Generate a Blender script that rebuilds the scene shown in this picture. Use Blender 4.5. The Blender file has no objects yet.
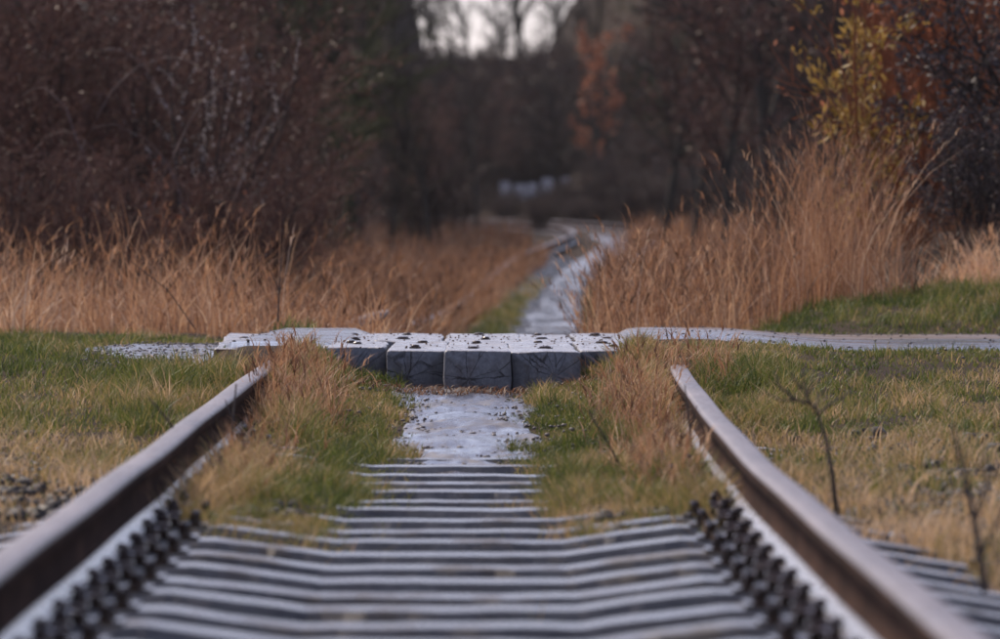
import bpy, math, random
import numpy as np
from mathutils import Vector

random.seed(11); rng = np.random.default_rng(11)
scene = bpy.context.scene
COL = scene.collection
R = math.radians

# ------------------------------------------------------------------ camera
F = 7057.0                                   # focal length in photo pixels (photo is 1000 wide)
CAM = Vector((0.036, 0.0, 0.754))
cd = bpy.data.cameras.new('camera'); cam = bpy.data.objects.new('camera', cd); COL.objects.link(cam)
cd.sensor_width = 36.0; cd.lens = F * 36.0 / 1000.0
cd.clip_start = 0.1; cd.clip_end = 3000
cam.location = CAM
cam.rotation_euler = (math.pi / 2 - 84.5 / F, 0, -41.0 / F)
cd.dof.use_dof = True; cd.dof.focus_distance = 26.3; cd.dof.aperture_fstop = 6.4
scene.camera = cam

# ------------------------------------------------------------------ light
SUN_EL, SUN_AZ = 47.0, -38.0                 # azimuth from +Y, positive towards +X
w = bpy.data.worlds.new('World'); scene.world = w; w.use_nodes = True
nt = w.node_tree; nt.nodes.clear()
sky = nt.nodes.new('ShaderNodeTexSky'); sky.sky_type = 'NISHITA'; sky.sun_disc = False
sky.sun_elevation = R(SUN_EL); sky.sun_rotation = R(SUN_AZ)
sky.air_density = 1.0; sky.dust_density = 1.2; sky.ozone_density = 1.5
hs = nt.nodes.new('ShaderNodeHueSaturation'); hs.inputs['Saturation'].default_value = 0.66
tintn = nt.nodes.new('ShaderNodeMix'); tintn.data_type = 'RGBA'; tintn.blend_type = 'MULTIPLY'
tintn.inputs['Factor'].default_value = 1.0; tintn.inputs['B'].default_value = (0.95, 0.90, 1.06, 1)
bg = nt.nodes.new('ShaderNodeBackground'); bg.inputs['Strength'].default_value = 0.057
ow = nt.nodes.new('ShaderNodeOutputWorld')
nt.links.new(sky.outputs[0], hs.inputs['Color']); nt.links.new(hs.outputs[0], tintn.inputs['A'])
nt.links.new(tintn.outputs['Result'], bg.inputs[0]); nt.links.new(bg.outputs[0], ow.inputs[0])
sd = bpy.data.lights.new('sun', 'SUN'); sd.energy = 1.5; sd.angle = R(14); sd.color = (1.0, 0.84, 0.66)
sun = bpy.data.objects.new('sun', sd); COL.objects.link(sun)
sdir = Vector((math.sin(R(SUN_AZ)) * math.cos(R(SUN_EL)), math.cos(R(SUN_AZ)) * math.cos(R(SUN_EL)), math.sin(R(SUN_EL))))
sun.rotation_euler = sdir.to_track_quat('Z', 'Y').to_euler(); sun.location = (0, 0, 60)
vs = scene.view_settings; vs.view_transform = 'Standard'; vs.look = 'None'; vs.gamma = 1.0; vs.use_curve_mapping = False
vs.exposure = 1.55
scene.cycles.max_bounces = 6; scene.cycles.transparent_max_bounces = 8

# ------------------------------------------------------------------ helpers
def tag(o, label=None, cat=None, group=None, kind=None):
    if label: o['label'] = label
    if cat: o['category'] = cat
    if group: o['group'] = group
    if kind: o['kind'] = kind
    return o

def empty(name, loc=(0, 0, 0), rz=0.0):
    o = bpy.data.objects.new(name, None); COL.objects.link(o)
    o.location = loc; o.rotation_euler = (0, 0, rz); o.empty_display_size = .1
    return o

def mesh_obj(name, me, mats, parent=None):
    o = bpy.data.objects.new(name, me); COL.objects.link(o)
    for m in (mats if isinstance(mats, (list, tuple)) else [mats]):
        if len(me.materials) < len(mats if isinstance(mats, (list, tuple)) else [mats]): me.materials.append(m)
    if parent: o.parent = parent
    return o

def np_mesh(name, V, Fc, smooth=False, attr=None, matidx=None):
    """V (n,3); Fc: list of arrays of faces, each (m,k)"""
    me = bpy.data.meshes.new(name)
    if not isinstance(Fc, (list, tuple)): Fc = [Fc]
    Fc = [np.asarray(f, np.int32) for f in Fc if len(f)]
    loops = np.concatenate([f.ravel() for f in Fc])
    sizes = np.concatenate([np.full(len(f), f.shape[1], np.int32) for f in Fc])
    starts = np.concatenate([[0], np.cumsum(sizes)[:-1]]).astype(np.int32)
    me.vertices.add(len(V)); me.vertices.foreach_set('co', np.asarray(V, np.float32).ravel())
    me.loops.add(len(loops)); me.loops.foreach_set('vertex_index', loops)
    me.polygons.add(len(sizes)); me.polygons.foreach_set('loop_start', starts)
    me.polygons.foreach_set('loop_total', sizes)
    if smooth: me.polygons.foreach_set('use_smooth', np.ones(len(sizes), bool))
    if matidx is not None: me.polygons.foreach_set('material_index', np.asarray(matidx, np.int32))
    me.update(calc_edges=True)
    if attr is not None:
        a = me.attributes.new('tint', 'FLOAT', 'POINT'); a.data.foreach_set('value', np.asarray(attr, np.float32))
    me.validate()
    return me

def copy_tree(o, parent=None):
    c = o.copy(); COL.objects.link(c); c.parent = parent
    for ch in list(o.children): copy_tree(ch, c)
    return c

def px(x, d):
    """world X of a photo column at distance d"""
    return CAM.x + (x - 459.0) * d / F
def pz(y, d):
    return CAM.z - (y - 235.0) * d / F

def ip(t, pts):
    a = np.array(pts, float); return np.interp(t, a[:, 0], a[:, 1])

def smooth_ip(pts):
    """monotone-ish smooth interpolation (Catmull / Hermite)"""
    a = np.array(pts, float); X, Y = a[:, 0], a[:, 1]
    m = np.gradient(Y, X)
    def f(t):
        t = np.clip(np.asarray(t, float), X[0], X[-1])
        i = np.clip(np.searchsorted(X, t, side='right') - 1, 0, len(X) - 2)
        h = X[i + 1] - X[i]; s = (t - X[i]) / h
        return ((2*s**3 - 3*s**2 + 1)*Y[i] + (s**3 - 2*s**2 + s)*h*m[i] + (-2*s**3 + 3*s**2)*Y[i+1] + (s**3 - s**2)*h*m[i+1])
    return f

def sstep(a, b, t):
    s = np.clip((np.asarray(t, float) - a) / (np.asarray(b) - a), 0, 1); return s*s*(3 - 2*s)

# value noise for terrain and edges
_NT = rng.random((256, 256))
def vnoise(x, y):
    x = np.asarray(x, float); y = np.asarray(y, float)
    xi = np.floor(x).astype(int); yi = np.floor(y).astype(int)
    fx = x - xi; fy = y - yi; fx = fx*fx*(3-2*fx); fy = fy*fy*(3-2*fy)
    g = lambda i, j: _NT[i % 256, j % 256]
    return (g(xi, yi)*(1-fx) + g(xi+1, yi)*fx)*(1-fy) + (g(xi, yi+1)*(1-fx) + g(xi+1, yi+1)*fx)*fy
def fbm(x, y):
    return vnoise(x, y)*.5 + vnoise(x*2.1+7, y*2.1+3)*.3 + vnoise(x*4.3+1, y*4.3+9)*.2

# ------------------------------------------------------------------ track alignment and terrain
c_of = smooth_ip([(-30, 0), (6, 0), (12, 0), (16, .008), (20, .026), (23, .052), (26, .088), (35, .28), (54, .70), (78, 1.2), (92, 1.65),
                  (108, 2.35), (119, 2.72), (130, 2.5), (145, 1.5), (165, -.7), (190, -4.6), (230, -13)])
r_of = smooth_ip([(-30, 0), (6, 0), (12, 0), (16, .008), (20, .030), (23, .056), (26, .085), (31, .10), (36, .05), (45, 0), (55, -.01),
                  (70, .06), (88, .28), (110, .52), (130, .72), (170, .98), (230, 1.2)])
dirt_of = smooth_ip([(-30, -.065), (16, -.065), (20.3, -.05), (22.4, -.018), (24, .04), (26, .09), (31, .10), (33.5, .04), (38, -.02), (60, -.02), (95, -.01), (112, .02), (230, .03)])
field_of = smooth_ip([(-30, -.03), (12, -.03), (14, -.01), (15.5, .035), (18, .055), (22, .11), (26, .19), (27.5, .245), (31.5, .26), (34, .27), (40, .25), (60, .12),
                      (90, .35), (130, .75), (175, 1.05), (190, 1.4), (205, 2.3), (235, 4.8), (265, 7.3), (300, 7.6), (700, 8.0)])

def gz(x, y):
    x = np.asarray(x, float); y = np.asarray(y, float)
    u = x - c_of(y)
    tr = r_of(y) + dirt_of(y)
    au = np.abs(u)
    inner = tr + sstep(.16, .45, au) * (.085*sstep(16.0, 18.0, y) - .045*sstep(19.5, 22, y)) * (1 - sstep(60, 90, y))
    fill = sstep(24.2, 26.7, y) * (1 - sstep(31.2, 34, y))
    fill = np.where(u < -.72, sstep(26.3, 26.72, y)*(1 - sstep(.93, 1.08, au)), sstep(24.6, 26.8, y)) * (1 - sstep(31.2, 34, y))
    inner = inner + fill*sstep(.42, .62, au)*(.265 - tr) + sstep(24.6, 26.2, y)*(1 - sstep(31.2, 34, y))*sstep(.36, .6, au)*.02
    fl = field_of(y) + (fbm(x*.9, y*.5) - .5)*.05
    # bank on the right behind the road
    bank = sstep(32.2, 35.5, y) * (1 - sstep(50, 70, y)) * sstep(.8, 3.2, x) * .15
    bank = bank + sstep(32.2, 33.3, y)*(1 - sstep(36, 40, y))*sstep(.55, .95, x)*.06
    bank = bank + sstep(36.5, 41, y) * (1 - sstep(50, 75, y)) * sstep(1.7, 3.4, x) * .42
    onlane = sstep(26.4, 27.8, y)*(1 - sstep(32.0, 32.8, y))*sstep(.3, .9, x)
    fl = fl*(1 - onlane) + .283*onlane
    fl = fl + bank + (fbm(x*.05+40, y*.05) - .5)*1.0*sstep(180, 240, y) + 4.6*sstep(205, 270, y)*(sstep(3.0, 4.1, np.abs(x - 1.7)))
    m = sstep(ip(y, [(14, 1.25), (15.2, .92), (60, .92), (70, 1.1)])*np.where((u < 0) & (y < 26), 1.12, 1.0), 1.55, au) * (1 - sstep(150, 178, y)*(au < 1e9)) + sstep(150, 178, y)*sstep(1.5, 5, au)
    return inner*(1 - m) + fl*m

# ------------------------------------------------------------------ materials
def mat(name):
    m = bpy.data.materials.new(name); m.use_nodes = True
    n = m.node_tree.nodes; n.clear()
    o = n.new('ShaderNodeOutputMaterial'); b = n.new('ShaderNodeBsdfPrincipled')
    m.node_tree.links.new(b.outputs[0], o.inputs[0])
    return m, m.node_tree, b, o
def noise(nt, scale, detail=6, rough=.6, coord='Object', stretch=None, dist=0.0):
    tc = nt.nodes.new('ShaderNodeTexCoord'); src = tc.outputs[coord]
    if stretch:
        mp = nt.nodes.new('ShaderNodeMapping'); mp.inputs['Scale'].default_value = stretch
        nt.links.new(src, mp.inputs[0]); src = mp.outputs[0]
    t = nt.nodes.new('ShaderNodeTexNoise'); t.inputs['Scale'].default_value = scale
    t.inputs['Detail'].default_value = detail; t.inputs['Roughness'].default_value = rough; t.inputs['Distortion'].default_value = dist
    nt.links.new(src, t.inputs['Vector']); return t.outputs['Fac']
def ramp(nt, fac, stops):
    r = nt.nodes.new('ShaderNodeValToRGB'); e = r.color_ramp.elements
    e[0].position, e[0].color = stops[0][0], (*stops[0][1], 1)
    e[1].position, e[1].color = stops[-1][0], (*stops[-1][1], 1)
    for p, c in stops[1:-1]:
        k = e.new(p); k.color = (*c, 1)
    nt.links.new(fac, r.inputs[0]); return r.outputs[0]
def mrange(nt, fac, a, b, c, d):
    r = nt.nodes.new('ShaderNodeMapRange'); r.clamp = True
    for i, v in zip(('From Min', 'From Max', 'To Min', 'To Max'), (a, b, c, d)): r.inputs[i].default_value = v
    nt.links.new(fac, r.inputs[0]); return r.outputs[0]
def mixc(nt, fac, a, b, mode='MIX'):
    m = nt.nodes.new('ShaderNodeMix'); m.data_type = 'RGBA'; m.blend_type = mode
    if isinstance(fac, float): m.inputs['Factor'].default_value = fac
    else: nt.links.new(fac, m.inputs['Factor'])
    for s, v in (('A', a), ('B', b)):
        if isinstance(v, tuple): m.inputs[s].default_value = (*v, 1)
        else: nt.links.new(v, m.inputs[s])
    return m.outputs['Result']
def bump(nt, b, h, strength=.5, dist=.01):
    k = nt.nodes.new('ShaderNodeBump'); k.inputs['Strength'].default_value = strength; k.inputs['Distance'].default_value = dist
    nt.links.new(h, k.inputs['Height']); nt.links.new(k.outputs[0], b.inputs['Normal'])
    return k
def math_n(nt, op, a, b=None):
    m = nt.nodes.new('ShaderNodeMath'); m.operation = op
    for i, v in enumerate((a, b)):
        if v is None: continue
        if isinstance(v, (int, float)): m.inputs[i].default_value = v
        else: nt.links.new(v, m.inputs[i])
    return m.outputs[0]

def simple(name, stops, scale, rough=(.5, .8), bmp=(.4, .01), stretch=None, coord='Object', spec=.5):
    m, nt, b, o = mat(name); b.inputs['Specular IOR Level'].default_value = spec
    f = noise(nt, scale, stretch=stretch, coord=coord)
    nt.links.new(ramp(nt, f, stops), b.inputs['Base Color'])
    nt.links.new(mrange(nt, f, .3, .7, *rough), b.inputs['Roughness'])
    bump(nt, b, noise(nt, scale*2.3, 8, stretch=stretch, coord=coord), *bmp)
    return m

M = {}
M['soil'] = simple('soil', [(.3, (.022, .016, .012)), (.5, (.04, .028, .02)), (.7, (.062, .045, .03))], 3.0, (.85, 1.0), (.7, .03), spec=.08)
m, nt, b, o = mat('wet_concrete'); M['concrete'] = m; b.inputs['Specular IOR Level'].default_value = .7
oi = nt.nodes.new('ShaderNodeObjectInfo'); vm = nt.nodes.new('ShaderNodeVectorMath'); vm.operation = 'ADD'
tc = nt.nodes.new('ShaderNodeTexCoord'); mv = math_n(nt, 'MULTIPLY', oi.outputs['Random'], 50.0); nt.links.new(tc.outputs['Object'], vm.inputs[0]); nt.links.new(mv, vm.inputs[1])
def nz(scale, det, ro):
    t = nt.nodes.new('ShaderNodeTexNoise'); t.inputs['Scale'].default_value = scale; t.inputs['Detail'].default_value = det; t.inputs['Roughness'].default_value = ro
    nt.links.new(vm.outputs[0], t.inputs['Vector']); return t.outputs['Fac']
f = nz(7, 8, .7); f2 = nz(38, 6, .7); f3 = nz(3.2, 8, .75)
cc = ramp(nt, f, [(.3, (.04, .036, .034)), (.5, (.085, .08, .077)), (.72, (.15, .145, .14))])
cc = mixc(nt, mrange(nt, f3, .52, .62, 0, .85), cc, (.035, .024, .018)); nt.links.new(cc, b.inputs['Base Color'])
rg = nt.nodes.new('ShaderNodeMath'); rg.operation = 'ADD'; nt.links.new(mrange(nt, f2, .3, .7, .1, .32), rg.inputs[0]); nt.links.new(mrange(nt, f3, .52, .62, 0, .4), rg.inputs[1])
nt.links.new(rg.outputs[0], b.inputs['Roughness']); bump(nt, b, f2, .3, .006)
M['ballast'] = simple('ballast_stone', [(.3, (.02, .018, .017)), (.55, (.045, .04, .037)), (.75, (.09, .08, .075))], 9.0, (.5, .85), (.4, .006), spec=.3)
M['road_stone'] = simple('road_stone', [(.3, (.06, .05, .048)), (.55, (.12, .1, .095)), (.75, (.2, .18, .17))], 9.0, (.4, .8), (.4, .006))
M['iron'] = simple('rusted_iron', [(.3, (.016, .009, .007)), (.55, (.036, .02, .015)), (.75, (.07, .038, .027))], 40.0, (.10, .32), (.3, .002))
M['bark'] = simple('dark_bark', [(.3, (.028, .024, .02)), (.55, (.055, .048, .04)), (.75, (.08, .075, .06))], 5.0, (.8, .95), (.6, .02), (1, 1, .25), spec=.1)
M['bark_green'] = simple('mossy_bark', [(.3, (.03, .032, .018)), (.55, (.06, .065, .03)), (.75, (.1, .1, .055))], 5.0, (.8, .95), (.6, .02), (1, 1, .25), spec=.1)
M['twig_red'] = simple('red_brown_twig', [(.3, (.06, .03, .025)), (.55, (.105, .052, .042)), (.75, (.16, .085, .07))], 1.6, (.6, .9), (.3, .01), spec=.1)
M['twig_dark'] = simple('dark_twig', [(.3, (.025, .02, .019)), (.55, (.045, .036, .033)), (.75, (.07, .055, .05))], 1.2, (.7, .95), (.3, .01), spec=.1)
M['twig_rust'] = simple('rust_twig', [(.3, (.16, .06, .028)), (.55, (.28, .1, .045)), (.75, (.38, .15, .07))], 1.6, (.6, .9), (.3, .01), spec=.1)
M['pale_wood'] = simple('pale_bare_wood', [(.3, (.22, .17, .14)), (.55, (.34, .27, .23)), (.75, (.45, .38, .33))], 9.0, (.5, .8), (.3, .01), (1, 1, .3))
M['cane'] = simple('cane_bark', [(.3, (.08, .05, .044)), (.55, (.14, .095, .085)), (.75, (.22, .16, .145))], 12.0, (.6, .9), (.3, .004))
M['weed_stem'] = simple('dark_weed_stem', [(.3, (.03, .02, .016)), (.55, (.06, .04, .03)), (.75, (.1, .065, .05))], 20.0, (.6, .9), (.3, .002))
M['stone_pale'] = simple('pale_block', [(.3, (.2, .19, .19)), (.55, (.42, .4, .4)), (.75, (.65, .62, .62))], 4.0, (.7, .9), (.4, .01))
M['litter'] = simple('leaf_litter', [(.3, (.05, .025, .014)), (.55, (.12, .06, .035)), (.75, (.2, .11, .07))], 30.0, (.5, .9), (.3, .004))

# blades: colour carried per blade in the 'tint' attribute
def blade_mat(name, stops, transl=.35, rough=.55):
    m, nt, b, o = mat(name)
    a = nt.nodes.new('ShaderNodeAttribute'); a.attribute_name = 'tint'
    col = ramp(nt, a.outputs['Fac'], stops)
    nt.links.new(col, b.inputs['Base Color']); b.inputs['Roughness'].default_value = rough
    b.inputs['Specular IOR Level'].default_value = .3
    t = nt.nodes.new('ShaderNodeBsdfTranslucent'); nt.links.new(col, t.inputs[0])
    mx = nt.nodes.new('ShaderNodeMixShader'); mx.inputs[0].default_value = transl
    nt.links.new(b.outputs[0], mx.inputs[1]); nt.links.new(t.outputs[0], mx.inputs[2]); nt.links.new(mx.outputs[0], o.inputs[0])
    return m
M['lawn'] = blade_mat('lawn_blade', [(0, (.05, .075, .016)), (.25, (.115, .145, .03)), (.45, (.21, .205, .055)), (.62, (.34, .25, .105)), (.8, (.52, .35, .18)), (1, (.7, .5, .31))])
M['tan'] = blade_mat('dry_blade', [(0, (.065, .033, .02)), (.25, (.2, .098, .055)), (.5, (.44, .23, .12)), (.75, (.61, .37, .21)), (1, (.78, .58, .40))])
M['yellow_leaf'] = blade_mat('yellow_leaf', [(0, (.16, .095, .022)), (.5, (.36, .225, .05)), (1, (.5, .33, .1))])
M['rust_leaf'] = blade_mat('rust_leaf', [(0, (.16, .055, .028)), (.5, (.36, .13, .065)), (1, (.55, .24, .13))])
M['dusk_leaf'] = blade_mat('dark_leaf', [(0, (.025, .02, .022)), (.5, (.055, .042, .045)), (1, (.12, .1, .105))])
M['brown_leaf'] = blade_mat('brown_leaf', [(0, (.05, .026, .022)), (.5, (.1, .052, .042)), (1, (.17, .1, .08))])
M['dusk_brown'] = blade_mat('dark_brown_leaf', [(0, (.02, .014, .013)), (.5, (.04, .026, .023)), (1, (.08, .05, .042))])
M['bud'] = blade_mat('grey_bud', [(0, (.2, .18, .18)), (.5, (.33, .3, .3)), (1, (.5, .46, .46))])

# wet mud path
m, nt, b, o = mat('wet_mud'); M['mud'] = m
f = noise(nt, 3.2, 8, .7, stretch=(2.4, 1.0, 1)); f2 = noise(nt, 14, 8, .7, stretch=(1.5, 1, 1))
nt.links.new(ramp(nt, f, [(.3, (.02, .015, .012)), (.5, (.045, .035, .03)), (.7, (.085, .07, .063))]), b.inputs['Base Color'])
nt.links.new(mrange(nt, f, .42, .66, .07, .55), b.inputs['Roughness']); b.inputs['Specular IOR Level'].default_value = .8
bump(nt, b, math_n(nt, 'ADD', math_n(nt, 'MULTIPLY', f, .7), math_n(nt, 'MULTIPLY', f2, .3)), .4, .03)
# gravel road
m, nt, b, o = mat('wet_gravel'); M['gravel'] = m
f = noise(nt, 1.3, 6, .6); f2 = noise(nt, 45, 6, .7)
nt.links.new(ramp(nt, f2, [(.3, (.035, .033, .034)), (.5, (.07, .066, .068)), (.7, (.13, .125, .128))]), b.inputs['Base Color'])
f3 = noise(nt, 2.6, 8, .7, stretch=(.5, 2.2, 1))
gcol = ramp(nt, f2, [(.3, (.035, .033, .034)), (.5, (.07, .066, .068)), (.7, (.13, .125, .128))])
tcl = nt.nodes.new('ShaderNodeTexCoord'); spl = nt.nodes.new('ShaderNodeSeparateXYZ'); nt.links.new(tcl.outputs['Object'], spl.inputs[0])
vergef = mrange(nt, math_n(nt, 'ADD', spl.outputs['Y'], math_n(nt, 'MULTIPLY', f3, 3.0)), 32.2, 32.9, 0, 1)
gcol = mixc(nt, vergef, gcol, ramp(nt, f2, [(.3, (.04, .026, .02)), (.5, (.1, .066, .05)), (.7, (.18, .13, .105))]))
nt.links.new(mixc(nt, mrange(nt, f3, .56, .62, 0, .7), gcol, (.075, .045, .032)), b.inputs['Base Color'])
nt.links.new(math_n(nt, 'ADD', mrange(nt, f3, .45, .62, .07, .45), math_n(nt, 'MULTIPLY', vergef, .4)), b.inputs['Roughness'])
bump(nt, b, f2, .35, .008)
# rail: rusty sides, worn wet head
m, nt, b, o = mat('rusty_rail'); M['rail'] = m
f = noise(nt, 9, 8, .65, stretch=(1, .25, 1)); f2 = noise(nt, 70, 6, .7)
nt.links.new(ramp(nt, f, [(.3, (.022, .013, .010)), (.55, (.055, .031, .023)), (.75, (.11, .06, .042))]), b.inputs['Base Color'])
b.inputs['Specular IOR Level'].default_value = .04; b.inputs['Roughness'].default_value = .95; bump(nt, b, f2, .3, .002)
m, nt, b, o = mat('worn_rail_head'); M['rail_head'] = m
f = noise(nt, 7, 8, .7, stretch=(1.5, .2, 1)); f2 = noise(nt, 60, 6, .7, stretch=(1, .3, 1))
nt.links.new(ramp(nt, f, [(.3, (.07, .05, .044)), (.5, (.12, .09, .08)), (.7, (.18, .14, .128))]), b.inputs['Base Color'])
nt.links.new(mrange(nt, f2, .3, .7, .3, .5), b.inputs['Roughness']); bump(nt, b, f2, .25, .002)

M['rail_foot'] = simple('wet_foot_painted_sheen', [(.3, (.12, .10, .095)), (.55, (.2, .18, .175)), (.75, (.3, .28, .275))], 14.0, (.12, .3), (.15, .002), spec=.8)  # wet foot; pale base colour paints in the sky's reflection
# timber: weathered, wet on top, radial checks in the end grain
def timber(name, brown):
    m, nt, b, o = mat(name)
    tc = nt.nodes.new('ShaderNodeTexCoord'); sep = nt.nodes.new('ShaderNodeSeparateXYZ'); nt.links.new(tc.outputs['Object'], sep.inputs[0])
    oi = nt.nodes.new('ShaderNodeObjectInfo'); rnd = oi.outputs['Random']
    geo = nt.nodes.new('ShaderNodeNewGeometry'); ns = nt.nodes.new('ShaderNodeSeparateXYZ')
    nt.links.new(geo.outputs['Normal'], ns.inputs[0])
    endm = mrange(nt, math_n(nt, 'ABSOLUTE', ns.outputs['Y']), .55, .8, 0, 1)
    topm = mrange(nt, ns.outputs['Z'], .55, .85, 0, 1)
    n1 = noise(nt, 9, 6, .65); n2 = noise(nt, 38, 8, .7); n3 = noise(nt, 5, 8, .7, stretch=(8, .6, 8))
    xo = math_n(nt, 'ADD', math_n(nt, 'SUBTRACT', sep.outputs['X'], math_n(nt, 'MULTIPLY', math_n(nt, 'SUBTRACT', rnd, .5), .09)), math_n(nt, 'MULTIPLY', math_n(nt, 'SUBTRACT', n1, .5), .05))
    zo = math_n(nt, 'ADD', math_n(nt, 'ADD', sep.outputs['Z'], .095), math_n(nt, 'MULTIPLY', math_n(nt, 'SUBTRACT', n1, .5), .05))
    ang = math_n(nt, 'ARCTAN2', zo, xo)
    rad = math_n(nt, 'SQRT', math_n(nt, 'ADD', math_n(nt, 'MULTIPLY', xo, xo), math_n(nt, 'MULTIPLY', zo, zo)))
    cx = nt.nodes.new('ShaderNodeCombineXYZ')
    nt.links.new(math_n(nt, 'MULTIPLY', ang, 1.35), cx.inputs[0]); nt.links.new(math_n(nt, 'MULTIPLY', rad, 3.0), cx.inputs[1])
    nt.links.new(math_n(nt, 'MULTIPLY', rnd, 37.0), cx.inputs[2])
    vo = nt.nodes.new('ShaderNodeTexVoronoi'); vo.feature = 'DISTANCE_TO_EDGE'; vo.inputs['Scale'].default_value = 1.25
    nt.links.new(cx.outputs[0], vo.inputs['Vector'])
    crack = mrange(nt, math_n(nt, 'MULTIPLY', vo.outputs['Distance'], math_n(nt, 'ADD', rad, .015)), .0008, .0026, 1, 0)
    crack = math_n(nt, 'MULTIPLY', crack, mrange(nt, n1, .42, .58, 0, .85))
    ring = nt.nodes.new('ShaderNodeTexNoise'); ring.noise_dimensions = '1D'; ring.inputs['Scale'].default_value = 150
    nt.links.new(rad, ring.inputs['W'])
    base_e = ramp(nt, n2, [(.3, (.10, .102, .112)), (.5, (.165, .168, .182)), (.7, (.25, .252, .268))]) if not brown else \
             ramp(nt, n2, [(.3, (.05, .022, .014)), (.5, (.12, .055, .034)), (.7, (.2, .1, .062))])
    base_e = mixc(nt, math_n(nt, 'MULTIPLY', ring.outputs['Fac'], .35), base_e, (.03, .026, .026))
    rust = mrange(nt, noise(nt, 6.5, 8, .75), .54, .66, 0, .55)
    base_e = mixc(nt, rust, base_e, (.05, .028, .018))
    base_e = mixc(nt, crack, base_e, (.012, .009, .008))
    pits = mrange(nt, noise(nt, 26, 3, .5), .64, .68, 0, 1)
    base_t = mixc(nt, pits, ramp(nt, n3, [(.3, (.12, .115, .118)), (.5, (.22, .212, .216)), (.7, (.33, .322, .328))]), (.03, .024, .022))
    dirt = mrange(nt, noise(nt, 7, 8, .75), .50, .62, 0, .85)
    base_t = mixc(nt, dirt, base_t, (.085, .068, .06))
    nt.links.new(mixc(nt, topm, base_e, base_t), b.inputs['Base Color'])
    nt.links.new(mixc(nt, topm, (.6, .6, .6), ramp(nt, n1, [(.35, (.12, .12, .12)), (.65, (.5, .5, .5))])), b.inputs['Roughness'])
    h = math_n(nt, 'SUBTRACT', math_n(nt, 'ADD', math_n(nt, 'MULTIPLY', n3, .5), math_n(nt, 'MULTIPLY', n2, .3)),
               math_n(nt, 'ADD', math_n(nt, 'MULTIPLY', math_n(nt, 'MULTIPLY', crack, endm), 1.0), math_n(nt, 'MULTIPLY', math_n(nt, 'MULTIPLY', pits, topm), .8)))
    bump(nt, b, h, .6, .012)
    return m
M['timber'] = timber('grey_timber', False)
M['timber_brown'] = timber('brown_timber', True)

# ------------------------------------------------------------------ ground
def graded(spec):
    out = []
    for a, b_, n in spec: out += list(np.linspace(a, b_, n, endpoint=False))
    return np.array(out + [spec[-1][1]])
gx = graded([(-400, -60, 12), (-60, -14, 16), (-14, -4.5, 24), (-4.5, 5.5, 110), (5.5, 14, 22), (14, 60, 16), (60, 400, 12)])
gy = graded([(-60, 6, 22), (6, 40, 230), (40, 90, 90), (90, 300, 130), (300, 700, 20)])
XX, YY = np.meshgrid(gx, gy); ZZ = gz(XX, YY) + (fbm(XX*4, YY*4) - .5)*.02*(np.abs(XX - c_of(YY)) > .3)
nx = len(gx)
idx = (np.arange(len(gy)-1)[:, None]*nx + np.arange(nx-1)[None, :]).ravel()
me = np_mesh('ground', np.stack([XX, YY, ZZ], -1).reshape(-1, 3), np.stack([idx, idx+1, idx+nx+1, idx+nx], 1), True)
ground = tag(mesh_obj('ground', me, M['soil']), 'brown earth field and wooded slope around the railway', 'ground', kind='structure')

def strip(name, ys, left, right, nx, zoff, material, label, cat, jitter=0.0, arch=0.0):
    V = []
    for y, a, b_ in zip(ys, left, right):
        t = np.linspace(0, 1, nx); x = a + (b_-a)*t
        V.append(np.stack([x, np.full(nx, y), gz(x, np.full(nx, y)) + zoff + arch*np.sin(t*math.pi) - .02*(np.abs(t-.5) > .495)], 1))
    V = np.concatenate(V); n = len(ys)
    V[:, 2] += (fbm(V[:, 0]*9, V[:, 1]*6) - .5)*.03
    idx = (np.arange(n-1)[:, None]*nx + np.arange(nx-1)[None, :]).ravel()
    me = np_mesh(name, V, np.stack([idx, idx+1, idx+nx+1, idx+nx], 1), True)
    return tag(mesh_obj(name, me, material), label, cat, kind='structure')
# trodden path between the rails: width from the photograph
ys = np.arange(21.0, 26.9, .04)
hw = ip(ys, [(19.5, .12), (20.5, .17), (22, .2), (25, .25), (26.9, .34)])
cx_ = c_of(ys) + .02
jl = (fbm(ys*1.3, ys*0+3) - .5)*.16; jr = (fbm(ys*1.3, ys*0+30) - .5)*.16
strip('path', ys, cx_ - hw + jl, cx_ + hw + jr, 30, .010, M['mud'], 'wet trodden mud path leading up to the timber crossing', 'path', arch=.012)
ys = np.concatenate([np.arange(30.5, 60, .25), np.arange(60, 127, .6)])
hw = ip(ys, [(30, .24), (60, .25), (80, .23), (95, .24), (110, .27), (130, .3), (172, .3)])
cx_ = c_of(ys)
jl = (fbm(ys*.4, ys*0+13) - .5)*.2*ip(ys, [(30, 1), (90, .6), (110, 0)]); jr = (fbm(ys*.4, ys*0+40) - .5)*.2*ip(ys, [(30, 1), (90, .6), (110, 0)])
strip('path', ys, cx_ - hw + jl, cx_ + hw + jr, 10, .016, M['mud'], 'wet path between the rails winding away beyond the crossing', 'path')

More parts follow.
